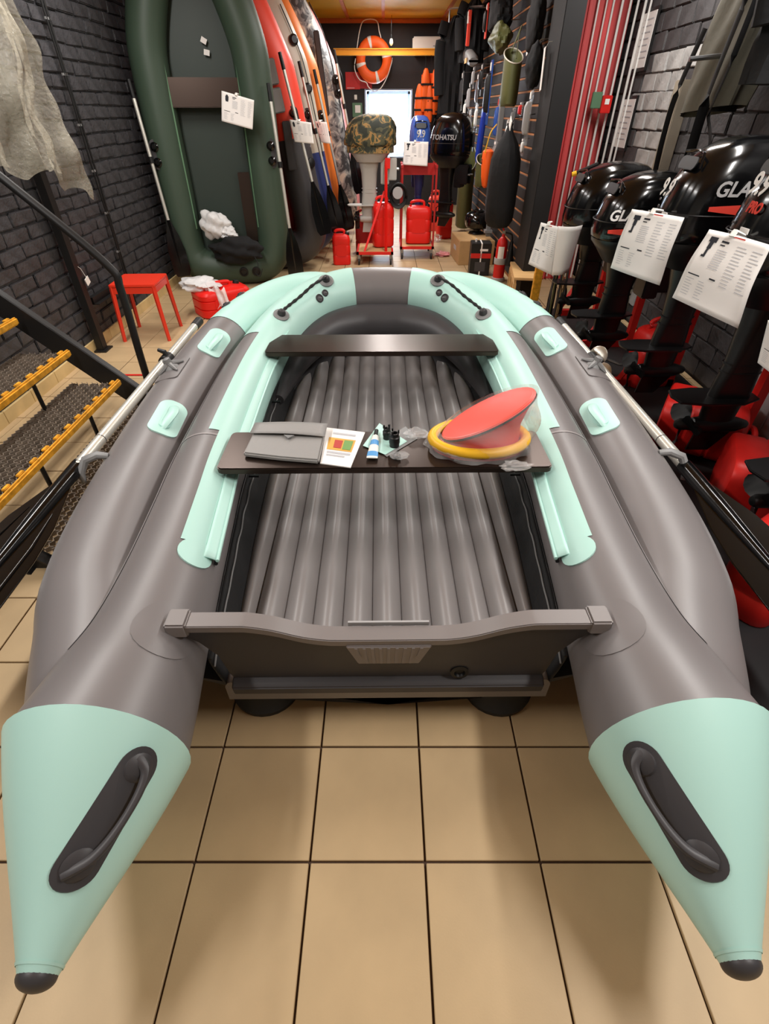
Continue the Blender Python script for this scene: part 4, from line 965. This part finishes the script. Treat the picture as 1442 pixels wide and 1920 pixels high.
one('crumpled_wrapper', blob((.78, 7.35, .03), (.09, .07, .025), amp=.3, seed=40), 'pink', 'crumpled pale pink wrapper lying on the floor tiles', 'wrapper')
one('crumpled_film', blob((.78, 8.3, .05), (.06, .06, .05), amp=.25, seed=41), 'clearplastic', 'ball of clear film on the floor beside the slim red canister', 'wrapper')
# back wall things
lb = thing('lifebuoy', 'orange lifebuoy with white bands hanging from the back wall', 'lifebuoy', (-.19, 11.86, 2.22), (0, 0, 0))
Rb, rb_ = .235, .082
def torus(R, r, a0, a1, nu, nv, sy=1): 
    return MB().grid(lambda u, v: Vector(((R+r*cos(2*pi*v))*cos(a0+(a1-a0)*u), r*.75*sin(2*pi*v), (R+r*cos(2*pi*v))*sin(a0+(a1-a0)*u))), nu, nv, cv=True)
torus(Rb, rb_, 0, 2*pi, 48, 18).build('ring', 'orange', lb)
for k in range(4):
    a = radians(105)+k*pi/2; torus(Rb, rb_+.003, a-.10, a+.10, 5, 18).build('band', 'white', lb)
MB().sweep(crv([(-.30, -.07, .10), (-.24, -.06, .36), (-.16, -.02, .50), (.05, -.02, .50), (.10, -.05, .36), (.13, -.07, .28)], 6), .008, 6).build('hanging_rope', 'white', lb)
MB().sweep(crv([(-.32, -.06, .02), (-.34, -.07, -.12), (-.26, -.08, -.26), (-.14, -.07, -.30), (-.10, -.08, -.36), (.0, -.08, -.42), (.12, -.08, -.38), (.24, -.08, -.22), (.31, -.07, -.05), (.33, -.07, .03)], 6), .008, 6).build('grab_rope', 'white', lb)
bu = thing('light_bulb', 'bare white light bulb hanging before the back wall', 'light bulb', (.115, 11.5, 2.40))
MB().lathe([(.008, -.02), (.028, 0), (.033, .02), (.026, .05), (.016, .07)], 16).build('bulb', 'white', bu); MB().lathe([(.018, .07), (.018, .11), (.01, .12)], 12).build('socket', 'blk', bu); MB().sweep([(0, 0, .12), (0, 0, .35)], .003, 5).build('cord', 'blk', bu)
ac = thing('air_conditioner', 'white wall air conditioner high on the back wall', 'air conditioner', (.86, 11.88, 2.30))
MB().box((0, 0, .11), (.74, .20, .22)).build('casing', 'white', ac, bevel=.02, seg=3); MB().box((0, -.095, .03), (.66, .03, .02)).build('louvre', 'lgrey', ac); MB().box((0, -.104, .10), (.03, .004, .012)).build('badge', 'lgrey', ac)
ps = thing('red_poster', 'small red poster on the black back wall left of the window', 'poster', (-.56, 11.985, 1.83))
MB().box((-.02, 0, .12), (.26, .008, .24)).build('poster_sheet', 'redp', ps); MB().box((-.06, -.006, .02), (.14, .003, .015)).build('poster_caption', 'pink', ps); MB().box((.22, 0, .11), (.22, .006, .20)).build('poster_wing', 'redd', ps)
MB().box((-.51, 11.99, 1.70), (.001, .001, .001))
sw = thing('light_switch', 'white light switch on the back wall below the red poster', 'switch', (-.535, 11.99, 1.69)); MB().box((0, 0, .03), (.05, .012, .07)).build('plate', 'white', sw, bevel=.004); MB().box((0, -.008, .03), (.022, .006, .035)).build('rocker', 'paper', sw)
gf = thing('green_frame', 'green framed certificate on the back wall left of the window', 'frame', (-.51, 11.985, 1.43)); MB().box((0, 0, .105), (.185, .02, .21)).build('frame_board', 'greenl', gf, bevel=.004); MB().box((.01, -.012, .12), (.10, .003, .11)).build('certificate', 'paper', gf)
# life vests and the clothes on a rail
def vest(label, loc, rz, m='orange', k=1.0):
    t = thing('life_vest', label, 'life vest', loc, (0, 0, rz), 'life vests hanging by the window')
    for s in (-1, 1):
        MB().loft([superring(s*.085, .075*a, .05*b, z, 16, 3) for z, a, b in ((-.55*k, .9, .9), (-.52*k, 1.05, 1.1), (-.3*k, 1.08, 1.2), (-.12*k, .95, 1.1), (.0, .55, .9), (.03, .3, .5))]).build('front_panel', m, t)
        for z in (-.18, -.36): MB().box((s*.085, -.005, z*k), (.165, .125, .028)).build('belt', 'strap', t, bevel=.004)
    MB().box((0, .05, -.28*k), (.30, .05, .5*k)).build('back_panel', m, t, bevel=.02)
    MB().sweep([(0, 0, .0), (0, .02, 2.28-loc[2])], .005, 5).build('hanging_cord', 'strap', t)
    return t
vest('orange life vest nearest the window, hanging from the beam', (.80, 11.40, 2.06), .2)
vest('orange life vest hanging lower, left of the other vests', (.70, 11.40, 1.86), -.3, k=.9)
vest('orange life vest hanging behind the dark vest', (.96, 11.45, 2.02), .7)
vest('dark navy vest hanging among the orange ones', (.92, 11.40, 1.80), .1, 'fabric', .8)
rail = thing('clothes_rail', 'steel hanging rail reaching out from the slatted wall', 'rail', (1.12, 10.3, 2.25))
MB().sweep([(-.16, .2, .45), (-.16, -.2, .42), (.10, -1.6, .28)], .010, 8).build('rail_bar', 'steel', rail)
for k in range(5): MB().sweep([(-.16+.045*k, -.2-.28*k, .42-.03*k), (.25, -.2-.28*k, .42-.03*k)], .006, 6).build('rail_arm', 'steel', rail)
MB().sweep([(-.16, .0, .42), (-.16, .0, -.4)], .010, 8).build('rail_post', 'steel', rail)
def garment(label, loc, w, h, d, m='fabric', seed=1, name='hanging_jacket', cat='jacket', sleeves=True):
    t = thing(name, label, cat, loc); rn = random.Random(seed); ph = rn.uniform(0, 6)
    rings = []
    for k in range(15):
        f = k/14; ww = w*(.30+.55*min(1, f*4.5)**.7 if f < .25 else .86+.14*f); rings.append([Vector((x*(1+.05*sin(j*1.9+f*9+ph)), y*(1+.18*sin(j*2.7+f*5+ph)), -f*h)) for j, (x, y) in enumerate([(ww/2*cos(2*pi*q/26), d/2*sin(2*pi*q/26)) for q in range(26)])])
    MB().loft(rings).build('body', m, t)
    if sleeves:
        for s in (-1, 1): MB().sweep(crv([(s*w*.36, 0, -.06*h), (s*w*.52, -.01, -.30*h), (s*w*.50, -.03, -.62*h), (s*w*.47, -.04, -.80*h)], 5), [d*.34]*16, 12, sx=.8).build('sleeve', m, t)
    MB().sweep(crv([(0, 0, -.02), (0, 0, .05), (.03, 0, .08), (.05, 0, .05)], 4), .004, 6).build('hanger_hook', 'steel', t)
    return t
garment('black jacket hanging on the rail at the end of the slatted wall', (1.06, 10.12, 2.59), .42, 1.10, .26, seed=2)
garment('black jacket with red and white stripe hanging high on the rail', (1.20, 9.3, 2.66), .34, .62, .22, seed=3)
j2 = COL.objects[-1] if False else None
st_ = thing('stripe_panel', 'red and white striped panel of packaging hung beside the black jackets', 'packaging', (1.10, 9.0, 2.22)); MB().box((0, 0, .14), (.04, .10, .34), Matrix.Rotation(.1, 3, 'X')).build('red_stripe', 'coral', st_, bevel=.006); MB().box((-.005, -.01, .24), (.04, .09, .12)).build('white_stripe', 'white', st_, bevel=.006)
# goods on the slatted wall
def hook(t, l=.16, z=0): MB().sweep([(.0, 0, z), (l, 0, z), (l, 0, z-.02)], .004, 6).build('display_hook', 'steel', t)
def pack(name, label, loc, w, h, d, m, cat='packaging', card='clearplastic', tagm='paper', rz=0, tilt=0):
    t = thing(name, label, cat, loc, (tilt, 0, rz), 'blister packs on the slatted wall')
    MB().box((0, 0, 0), (.012, w, h)).build('backing_card', card, t, bevel=.002)
    MB().loft([[Vector((-d*f, x*s, y*s)) for x, y in rr(w*.8, h*.62, w*.2, 4)] for f, s in ((.05, 1), (.7, .95), (1, .7))]).build('product', m, t)
    MB().box((-.012, 0, h*.40), (.004, w*.5, h*.12)).build('price_tag', tagm, t)
    MB().sweep([(.0, 0, h*.48), (PX-loc[0]-.005, 0, h*.5)], .004, 6).build('display_hook', 'steel', t)
    return t
def at_(x, y, X): return atX(x, y, X)
L_ = at_
pack('blister_pack', 'long dark blister pack hanging below the silver-ended pouch', at_(866, 172, 1.15), .13, .45, .04, 'dgrey', tilt=-.1)
pack('blister_pack', 'small pack of pale tools between the dark packs', at_(880, 184, 1.18), .09, .34, .04, 'lgrey')
pack('blister_pack', 'pack of shiny metal tackle hanging on the slatted wall', at_(895, 172, 1.20), .10, .36, .03, 'steel')
pack('blister_pack', 'blue-topped pack holding a long black case', at_(917, 175, 1.18), .12, .56, .06, 'blk', card='mblue')
pack('blister_pack', 'grey card pack hanging below the dark blister packs', at_(863, 245, 1.14), .16, .40, .03, 'mgrey', card='lgrey')
pack('blister_pack', 'clear pack of silver lures above the blue fin', at_(880, 240, 1.18), .12, .42, .03, 'steel')
pack('blister_pack', 'clear pack of white spoons hanging by the blue fin', at_(893, 222, 1.20), .12, .30, .03, 'white')
pack('blister_pack', 'long blue pack with red header hanging on the slats', at_(932, 228, 1.26), .07, .42, .04, 'mblue', tagm='inkred')
pack('blister_pack', 'silver wrapped pack hanging near the column', at_(991, 222, 1.32), .09, .40, .05, 'lgrey')
pack('blister_pack', 'small red and white pack hanging near the silver one', at_(977, 206, 1.32), .07, .12, .03, 'redp')
pack('blister_pack', 'white long narrow card hanging on the slats', at_(950, 254, 1.30), .075, .27, .02, 'paper', card='paper')
pack('blister_pack', 'clear triangular pack above the orange throw bag', at_(928, 285, 1.24), .14, .20, .03, 'clearplastic')
pack('blister_pack', 'narrow clear pack of hooks left of the metal tackle', at_(872, 208, 1.14), .08, .26, .03, 'white')
pack('blister_pack', 'dark card pack with white price tag beside the lures', at_(888, 262, 1.18), .10, .26, .03, 'blk', card='dgrey')
pack('blister_pack', 'shiny clear pack hanging just left of the blue fin', at_(876, 275, 1.15), .12, .24, .03, 'steel')
pack('blister_pack', 'black tool pack hanging above the metal tackle', at_(903, 150, 1.19), .09, .30, .04, 'satin', card='dgrey')
pack('blister_pack', 'small grey pack hanging under the olive dry bag', at_(962, 222, 1.31), .08, .18, .03, 'mgrey')
pack('blister_pack', 'clear pack with two white clips low beside the column', at_(980, 276, 1.36), .10, .14, .02, 'white')
pack('blister_pack', 'black pack with orange strip high beside the caps', at_(912, 40, 1.20), .10, .30, .04, 'satin', card='coral')
pack('blister_pack', 'pale buckle pack hanging under the silver-ended pouch', at_(888, 146, 1.16), .08, .22, .03, 'lgrey')
def dry_bag(label, c, r, h, m='olive', rim='beige', tilt=.0, strap=True):
    t = thing('dry_bag', label, 'bag', c, (tilt, 0, 0), 'olive dry bags on the slatted wall')
    MB().loft([[Vector((r*s*cos(2*pi*k/24)*(.5), r*s*sin(2*pi*k/24), z+dz*sin(2*pi*k/24))) for k in range(24)] for z, s, dz in ((0, .80, 0), (.02, .95, 0), (h*.25, 1, 0), (h*.7, 1.0, .0), (h*.92, 1.0, h*.16), (h*.88, .94, h*.16), (h*.6, .9, 0))]).build('bag_body', m, t)
    MB().sweep([Vector((r*1.05*cos(2*pi*k/24)*.5, r*1.0*sin(2*pi*k/24), h*.92+h*.16*sin(2*pi*k/24))) for k in range(24)], .006, 6, closed=True).build('rim', rim, t)
    if strap: MB().sweep(crv([(0, -r*.9, h*.85), (.02, -r*.3, h*1.25), (.05, .02, h*1.42), (.02, r*.4, h*1.2), (0, r*.9, h*1.0)], 5), .010, 6, sx=.4).build('strap', m, t)
    MB().sweep([(.03, 0, h*1.35), (PX-c[0]-.004, 0, h*1.36)], .005, 6).build('display_hook', 'steel', t)
    return t
dry_bag('olive dry bag hanging high on the slatted wall', at_(951, 200, 1.26), .17, .42)
dry_bag('tall olive bag hanging low beside the tall red canister', at_(866, 425, 1.24), .23, 1.00)
dry_bag('short olive bag half hidden behind the tall olive one', at_(898, 350, 1.18), .12, .30)
bk_ = thing('drawstring_bag', 'large black drawstring bag with white tag hanging on the slats', 'bag', at_(932, 427, 1.18))
hgt = .86
MB().loft([[Vector((a*.8*cos(2*pi*k/28)*(1+.04*sin(k*3.3+z*8)), a*sin(2*pi*k/28)*(1+.04*sin(k*2.3+z*6)), z*hgt)) for k in range(28)] for z, a in ((0, .06), (.02, .13), (.08, .17), (.25, .185), (.5, .185), (.68, .175), (.82, .12), (.92, .05), (.97, .03), (1.0, .04))]).build('bag_body', 'fabric', bk_)
MB().sweep([(0, 0, hgt*.97), (.04, 0, hgt*1.05), (.22, 0, hgt*1.08)], .005, 6).build('cord', 'strap', bk_); MB().box((-.02, -.10, hgt*1.0), (.006, .085, .075), Matrix.Rotation(.5, 3, 'X')).build('white_tag', 'paper', bk_)
ot = thing('throw_bag', 'orange rescue throw bag with rope hanging by the black bag', 'throw bag', at_(908, 352, 1.16))
MB().loft([[Vector((a*.7*cos(2*pi*k/18), a*sin(2*pi*k/18), z*.36)) for k in range(18)] for z, a in ((0, .02), (.06, .05), (.3, .075), (.7, .095), (.95, .085), (1, .05))]).build('bag_body', 'orange', ot); MB().box((-.062, 0, .25), (.006, .06, .045)).build('print_block', 'blk', ot)
MB().sweep(crv([(-.05, -.09, .33), (-.02, -.11, .50), (.05, -.06, .58)], 5), .006, 6).build('rope', 'yellow', ot)
fn = thing('blue_fin', 'blue swim fin hanging in the middle of the slatted wall', 'fin', at_(902, 250, 1.20), (radians(22), 0, 0))
MB().loft([[Vector((x, y*s, z)) for x, y in rr(.05, .20, .02, 4)] for z, s in ((-.30, .9), (-.1, 1.05), (.1, .9), (.26, .6), (.34, .45))]).build('fin_body', 'blue', fn); MB().sweep([(0, 0, .30), (PX-1.20-.004, 0, .31)], .005, 6).build('display_hook', 'steel', fn)
gp_ = thing('grey_pole', 'grey square pole standing among the hanging goods', 'pole', at_(915, 430, 1.28)); MB().box((0, 0, .55), (.05, .05, 1.25)).build('pole_shaft', 'mgrey', gp_, bevel=.004); MB().box((0, 0, -.02), (.09, .09, .03)).build('pole_foot', 'mgrey', gp_)
pcs = thing('clear_case', 'tall clear acrylic panel standing beside the tall olive bag', 'panel', (.93, 8.95, .006)); MB().box((0, 0, .55), (.012, .22, 1.1)).build('panel_sheet', 'clearplastic', pcs); MB().box((-.01, -.10, .55), (.02, .012, 1.1)).build('panel_edge', 'lgrey', pcs); MB().box((-.012, 0, .72), (.006, .06, .05)).build('label_sticker', 'paper', pcs)
pw = thing('wading_pouch', 'grey padded pouch with silver end hanging at the left of the goods', 'pouch', at_(882, 118, 1.14), (.0, 0, 0))
MB().loft([[Vector((x, -.30+.62*f, .10*f+z*.9)) for x, z in rr(.12, .15*s, .05, 4)] for f, s in ((0, .5), (.08, .9), (.35, 1.0), (.7, 1.1), (1, .8))]).build('pouch_body', 'mgrey', pw); MB().loft([[Vector((x, .20+.36*f, .07+.06*f+z*.9)) for x, z in rr(.125, .155*s, .05, 4)] for f, s in ((0, 1.1), (.6, 1.0), (1, .5))]).build('silver_end', 'steel', pw); MB().box((-.07, -.02, .02), (.01, .20, .05)).build('print_block', 'wood', pw)
def lump(name, label, cat, x, y, X, r, m, seed, amp=.14):
    c = at_(x, y, X); t = thing(name, label, cat, c-Vector((0, 0, r[2]))); blob((0, 0, r[2]), r, (34, 24), amp, seed, 2.2).build('bundle', m, t)
    MB().sweep([(0, 0, r[2]*1.9), (.02, 0, r[2]*2.05), (PX-c.x-.006, 0, r[2]*2.1)], .005, 6).build('display_hook', 'steel', t); return t
lump('cap_bundle', 'dark camouflage caps in a film bag high on the slats', 'caps', 940, 26, 1.22, (.12, .22, .17), 'fabric', 51)
lump('folded_waders', 'folded dark olive waders hanging below the caps', 'waders', 938, 72, 1.22, (.10, .24, .13), 'olive', 52)
lump('black_pouch', 'large black pouch with white tag beside the column', 'pouch', 1004, 42, 1.32, (.07, .17, .20), 'fabric', 53, .08)
lump('reel_bag', 'black reel bag with beige patch near the column', 'bag', 1002, 124, 1.32, (.07, .11, .16), 'fabric', 54, .1)
for x, y, lab in ((991, 66, 'long white hang tag in front of the large black pouch'), (1017, 130, 'long white hang tag beside the reel bag')):
    c = at_(x, y, 1.33); tg_ = thing('hang_tag', lab, 'tag', c); MB().box((0, 0, 0), (.004, .05, .28), Matrix.Rotation(-.2, 3, 'X')).build('tag_card', 'paper', tg_); MB().sweep([(0, .0, .13), (.02, .01, .17), (PX-c.x-.005, .01, .175)], .0015, 5).build('tag_string', 'white', tg_)
mh = thing('trolling_motor', 'glossy black motor head resting on the cardboard box', 'motor head', (1.20, 7.35, .275))
MB().loft([superring(0, .16*a, .19*a, z, 26, 2.4) for z, a in ((.06, .6), (.08, .9), (.13, 1.0), (.19, .97), (.23, .8), (.25, .5))]).build('head_shell', 'gloss', mh); MB().lathe([(.07, .0), (.07, .03), (.05, .04), (.035, .015)], 18, (0, -.03, .235)).build('fill_cap', 'gloss', mh); MB().lathe([(.10, 0), (.09, .02), (.045, .03), (.045, .09)], 18).build('stem', 'satin', mh)
cbx = thing('cardboard_box', 'long low cardboard box on the floor under the hanging goods', 'box', (1.13, 7.15, .006), (0, 0, .06))
MB().box((0, 0, .135), (.44, .62, .27)).build('carton', 'card', cbx, bevel=.004); MB().box((0, 0, .2715), (.05, .62, .002)).build('tape_strip', 'wood', cbx)
for x, y in ((-.1, 0),): MB().box((-.221, .0, .15), (.002, .16, .05)).build('print_block', 'ink', cbx)
bb = thing('boxed_engine', 'black and red carton tied with white strap on the floor', 'box', (1.12, 6.42, .006), (0, 0, -.06))
MB().box((0, 0, .17), (.23, .22, .34)).build('carton', 'blk', bb, bevel=.006); MB().box((0, -.111, .215), (.232, .004, .05)).build('red_band', 'redp', bb); MB().box((.0, -.112, .10), (.12, .004, .10)).build('picture_panel', 'dgrey', bb); MB().box((.03, -.1125, .275), (.09, .003, .022)).build('name_print', 'paper', bb); MB().box((0, 0, .17), (.014, .226, .346)).build('strap', 'paper', bb); MB().box((-.06, 0, .355), (.02, .02, .03)).build('strap_knot', 'paper', bb)
fe = thing('fire_extinguisher', 'red fire extinguisher standing at the foot of the column', 'fire extinguisher', (1.30, 6.10, .006), (0, 0, -.3))
MB().lathe([(.060, 0), (.062, .02), (.060, .36), (.052, .41), (.03, .44), (.018, .45), (.018, .48)], 24).build('cylinder', 'redp', fe); MB().lathe([(.075, 0), (.075, .035), (.062, .04)], 24).build('foot_ring', 'lgrey', fe); MB().lathe([(.068, .18), (.070, .19), (.070, .235), (.068, .24)], 24).build('clamp_band', 'lgrey', fe)
MB().box((0, .0, .49), (.03, .03, .04)).build('valve', 'steel', fe); MB().sweep([(0, 0, .50), (-.02, -.05, .56), (-.03, -.10, .58)], .009, 6).build('lever', 'redp', fe); MB().sweep(crv([(.02, 0, .49), (.09, -.01, .47), (.10, -.02, .38)], 5), .010, 8).build('hose', 'blk', fe); MB().sweep([(.10, -.04, .42), (.102, -.05, .30), (.105, -.05, .18)], [.016, .032, .044], 14).build('horn', 'satin', fe); MB().grid(lambda u, v: Vector((.0615*cos(-2.1+1.1*u), .0615*sin(-2.1+1.1*u), .24+.12*v)), 10, 2).build('label_sticker', 'paper', fe)
one('small_jar', MB().lathe([(.03, 0), (.032, .01), (.032, .09), (.028, .1), (.02, .1)], 18, (1.27, 6.35, .006)), 'clearplastic', 'small clear jar on the floor beside the extinguisher', 'jar')
# low wooden bench
wbn = thing('wooden_bench', 'low light wooden slatted bench beside the column', 'bench', (1.42, 5.42, .006), (0, 0, radians(-8)))
MB().box((0, 0, .262), (.26, .66, .024)).build('top', 'wood', wbn, bevel=.003)
for s in (-1, 1):
    MB().box((s*.115, 0, .225), (.022, .64, .05)).build('side_rail', 'wood', wbn)
    for y in (-.30, -.1, .1, .30): MB().box((s*.115, y, .11), (.03, .045, .22)).build('leg', 'wood', wbn)
# ------------------------------------------------------------------ right side: the row of black outboards
GT = 'GLADIATOR'
MX = 1.70
m2 = outboard('black outboard with white 9.9, second from the right edge', (MX, 2.92, .016), pi, 1.42, .58, .36, .44, .42, backtext=[('9.9', .04, -.06, .105, 'paper')], sidetext=[(1, (GT, -.08, .24, .085, 'lgrey', .25)), (1, ('◣', .0, .16, .05, 'inkred', 0))])
m1 = outboard('black outboard with white 9.9 and red PRO at the right edge', (MX, 2.24, .016), pi, 1.46, .60, .37, .47, .42, backtext=[('9.9', .10, -.02, .105, 'paper'), ('PRO', .03, .03, .05, 'inkred')], sidetext=[(1, (GT, -.08, .24, .085, 'lgrey', .25))])
m3 = outboard('black rounded outboard with white lettering, third from the right edge', (MX-.09, 3.58, .016), pi, 1.23, .56, .36, .36, .40, sidetext=[(1, (GT, .055, .15, .078, 'paper', .25))])
m4 = outboard('black outboard with yellow-tipped handle, farthest in the right row', (MX, 4.42, .016), pi, 1.22, .62, .38, .40, .40, sidetext=[])
m0 = outboard('black outboard mostly out of the frame, nearest on the right', (MX+.02, 1.60, .016), pi, 1.46, .60, .37, .47, .42)
for t, y in ((m2, .0), (m1, .0)):
    bb_ = MB().box((.292, .04, (1.42 if t is m2 else 1.46)-.345), (.004, .055, .075)); bb_.build('data_sticker', 'paper', t)
    for dz in (0, .03): MB().lathe([(.006, 0), (.006, .004)], 8, (.290, -.05, 1.13+dz), (1, 0, .1)).build('cowl_screw', 'steel', t)
for t, zt in ((m3, 1.23), (m2, 1.42), (m1, 1.46)):
    s = 1; cd2 = .36/2+.003
    tri = [(.10, 0), (-.16, -.012), (-.16, -.03), (-.02, -.045), (.05, -.03)]
    MB().prism(tri, 0, .002, frame_M((.10 if t is m3 else .0, .183 if t is not m1 else .189, zt-.27 if t is m3 else zt-.255), (-1, 0, 0), (0, -.06, 1))).build('red_flash', 'inkred', t)
MB().sweep([(.10, -.10, 1.20), (.24, -.13, 1.14)], .014, 8).build('shift_lever', 'blk', m4); MB().sweep([(.24, -.13, 1.14), (.27, -.135, 1.13)], .016, 8).build('lever_tip', 'yellow', m4)
# price sheets in front of them
sheet('price_sheet', 'white price sheet on the second outboard from the right edge', [atY(1185, 392, 2.96), atY(1283, 408, 2.70), atY(1235, 535, 2.66), atY(1143, 502, 2.93)], group='price sheets on the motors', curl=.015, curlv=.01)
sheet('price_sheet', 'white price sheet on the outboard marked PRO', [atY(1330, 430, 2.26), atY(1446, 460, 2.02), atY(1381, 615, 1.98), atY(1258, 557, 2.22)], group='price sheets on the motors', curl=.02, curlv=.015)
sheet('price_sheet', 'left page of the bent price sheet on the farthest outboard', [atY(1014, 417, 4.26), atY(1046, 425, 4.19), atY(1034, 516, 4.17), atY(990, 495, 4.24)], group='price sheets on the motors', curl=.0)
C4 = [atY(1046, 424, 4.19), atY(1092, 422, 4.22), atY(1066, 508, 4.20), atY(1034, 516, 4.17)]
o4 = sum(C4, Vector())/4; s4_ = thing('folded_page', 'blank curled half of the price sheet on the farthest outboard', 'sheet', o4)
MB().grid(lambda u, v: ((C4[0]*(1-u)+C4[1]*u)*(1-v)+(C4[3]*(1-u)+C4[2]*u)*v)-o4+Vector((0, -.05*sin(pi*u), 0)), 14, 10).build('page', 'paper', s4_, solid=.0012)
sheet('price_sheet', 'corner of a price sheet at the right edge of the picture', [atX(1440, 600, 1.39), atX(1520, 640, 1.43), atX(1490, 735, 1.43), atX(1420, 680, 1.39)], group='price sheets on the motors', kind='boat')
one('floor_mat', MB().prism([(.0, 0), (1.08, 0), (1.08, 4.6), (0, 4.6)], .007, .013, Matrix.Translation((1.10, .45, 0))), 'rubber', 'black rubber mat on the floor under the motor row', 'mat', smooth=0)
# motor rack of red steel
rk = thing('motor_rack', 'red steel rack carrying the row of black outboards', 'rack', (2.0, 3.0, .013))
MB().box((0, 0, .86), (.05, 3.9, .14)).build('transom_beam', 'redd', rk, bevel=.004)
for y in (-1.9, -.55, .30, 1.05, 1.85):
    MB().box((.0, y, .43), (.05, .05, .86)).build('upright', 'redp', rk); MB().sweep([(0, y, .72), (-.36, y, .03)], .022, 4).build('diagonal_brace', 'redp', rk, smooth=0); MB().box((-.18, y, .025), (.42, .05, .05)).build('foot_bar', 'redp', rk)
# red canisters under the motors
canister('red fuel canister under the nearest motors, black cap towards the boat', (1.62, 1.98, .17), (radians(90), 0, radians(62)), .42, .30, .44, 'redp')
canister('red fuel canister under the second motor from the right', (1.62, 2.62, .15), (radians(90), 0, radians(58)), .40, .28, .42, 'redp')
canister('red fuel canister standing near the right edge below the motors', (1.46, 1.32, .006), (0, 0, .6), .30, .22, .40, 'redp')
canister('red fuel canister tucked behind the third motor', (1.86, 3.35, .006), (0, 0, .2), .30, .20, .40, 'redp')
# wooden prop and fishing rods behind the bow
wp = thing('wooden_prop', 'amber wooden post standing beside the low bench', 'post', (1.40, 4.86, .006)); MB().box((0, 0, .26), (.07, .05, .52)).build('post_timber', 'yelpaint', wp, bevel=.004)
MB().box((0, 0, .006), (.12, .10, .012)).build('post_foot', 'wood', wp)
fr_ = thing('fishing_rods', 'bundle of dark fishing rods standing behind the oar handle', 'rods', (1.48, 4.55, .006))
rn = random.Random(9)
for k in range(14):
    a = rn.uniform(-.06, .06); b = rn.uniform(-.10, .10)
    MB().sweep([(a, b, 0), (a*1.2, b*1.2, .25), (a*.9+rn.uniform(-.02, .02), b, .60)], [.010, .008, .005], 6).build('rod', ['blk', 'dgrey', 'olive', 'card'][k % 4], fr_)
MB().lathe([(.12, 0), (.12, .02), (.10, .03)], 18).build('rod_stand', 'blk', fr_)
gp2 = thing('chrome_propellers', 'pair of metal propeller discs hanging by the right oarlock', 'propeller', (1.36, 3.02, .25))
for k, (y, z) in enumerate(((.06, .06), (-.06, .0))): MB().lathe([(.055, -.004), (.062, 0), (.055, .006), (.02, .012)], 20, (0, y, z), (-.7, -.6, .4)).build('disc', 'alu', gp2)
MB().sweep([(0, .06, .06), (.12, .0, .03), (.24, -.02, .02)], .010, 8).build('holder', 'steel', gp2)
ht = thing('wall_heater', 'pale grey ribbed heater panel on the floor by the right wall', 'heater', (2.17, 2.45, .006), (0, 0, 0))
MB().box((0, 0, .36), (.10, .70, .58)).build('panel', 'lgrey', ht, bevel=.01)
for k in range(8): MB().box((-.052, -.30+k*.086, .36), (.012, .070, .54)).build('rib', 'lgrey', ht, bevel=.004)
for y in (-.28, .28): MB().box((0, y, .035), (.14, .05, .07)).build('foot', 'mgrey', ht)
# right wall: framed notices, call points, jacket
for lab, q in (('framed white notice hanging higher on the grey brick wall', ((1228, 22), (1238, 20), (1212, 145), (1190, 140))), ('framed white notice hanging lower on the grey brick wall', ((1180, 168), (1206, 166), (1172, 272), (1154, 272)))):
    c = sum((atX(*p, XR-.02) for p in q), Vector())/4; hi = 'higher' in lab
    t = thing('framed_notice', lab, 'frame', (XR-.018, 5.85, (1.80 if hi else 1.24)))
    MB().box((0, 0, .19), (.018, .34, .40)).build('frame_board', 'steelblk', t, bevel=.003); MB().box((-.011, -.02, .19), (.003, .27, .35)).build('notice_sheet', 'paper', t)
    for k in range(7): MB().box((-.0135, -.02+random.uniform(-.02, .02), .32-k*.04), (.001, .18, .008)).build('text_line', 'ink', t)
cp_ = thing('call_point', 'red call point beside a green box on the pipes', 'call point', (2.03, 6.02, 1.52)); MB().box((.04, -.02, .05), (.09, .04, .13)).build('call_box', 'redp', cp_, bevel=.004); MB().box((-.05, 0, .08), (.09, .03, .12)).build('green_box', 'greenl', cp_, bevel=.004); MB().box((.04, -.042, .07), (.04, .003, .04)).build('press_plate', 'paper', cp_)
jk = thing('olive_jacket', 'olive grey jacket with black straps hanging on the right wall', 'jacket', (1.98, 3.78, 1.55))
def jac(u, v):
    a = 2*pi*u; w = .30-.04*v+.05*sin(v*3); d = .12
    top = Vector((cos(a)*d*1.0, sin(a)*w*(.95-.15*v), 1.05*v)); fold = 1+.10*sin(a*5+v*4)+.06*sin(a*9-v*7)
    return Vector((top.x*fold+.06*v, top.y*fold-.10*v+.20*(1-v)*.5, top.z+(.10*(1+sin(a)) if v < .01 else 0)*-.3))
MB().grid(jac, 48, 24, cu=True).build('jacket_body', 'jacket', jk)
MB().loft([[Vector((x*.75, y*.8+.10, z)) for x, y in rr(.22, .50, .10, 5)] for z in (-.03, .02)]).build('hem', 'fabric', jk)
MB().sweep(crv([(-.10, .26, .35), (-.13, .33, .05), (-.12, .36, -.20), (-.10, .37, -.42)], 6), .018, 8, sx=.25).build('strap', 'strap', jk)
MB().sweep(crv([(-.13, -.23, .95), (-.15, -.20, .45), (-.14, -.10, .05), (-.12, -.06, -.22)], 6), .030, 8, sx=.2).build('strap', 'strap', jk)
MB().sweep(crv([(-.12, -.25, .5), (-.14, -.24, .2), (-.13, -.16, .0), (-.10, -.10, -.05), (-.12, -.24, -.15), (-.12, -.28, -.25)], 6), .016, 8, sx=.25).build('strap', 'strap', jk)
j3 = garment('black coat hanging at the right edge above the motors', (2.02, 3.05, 2.62), .70, 1.0, .26, seed=7)
MB().sweep([(-.26, 0, .20), (.22, 0, .24)], .012, 8).build('wall_peg', 'steel', jk)
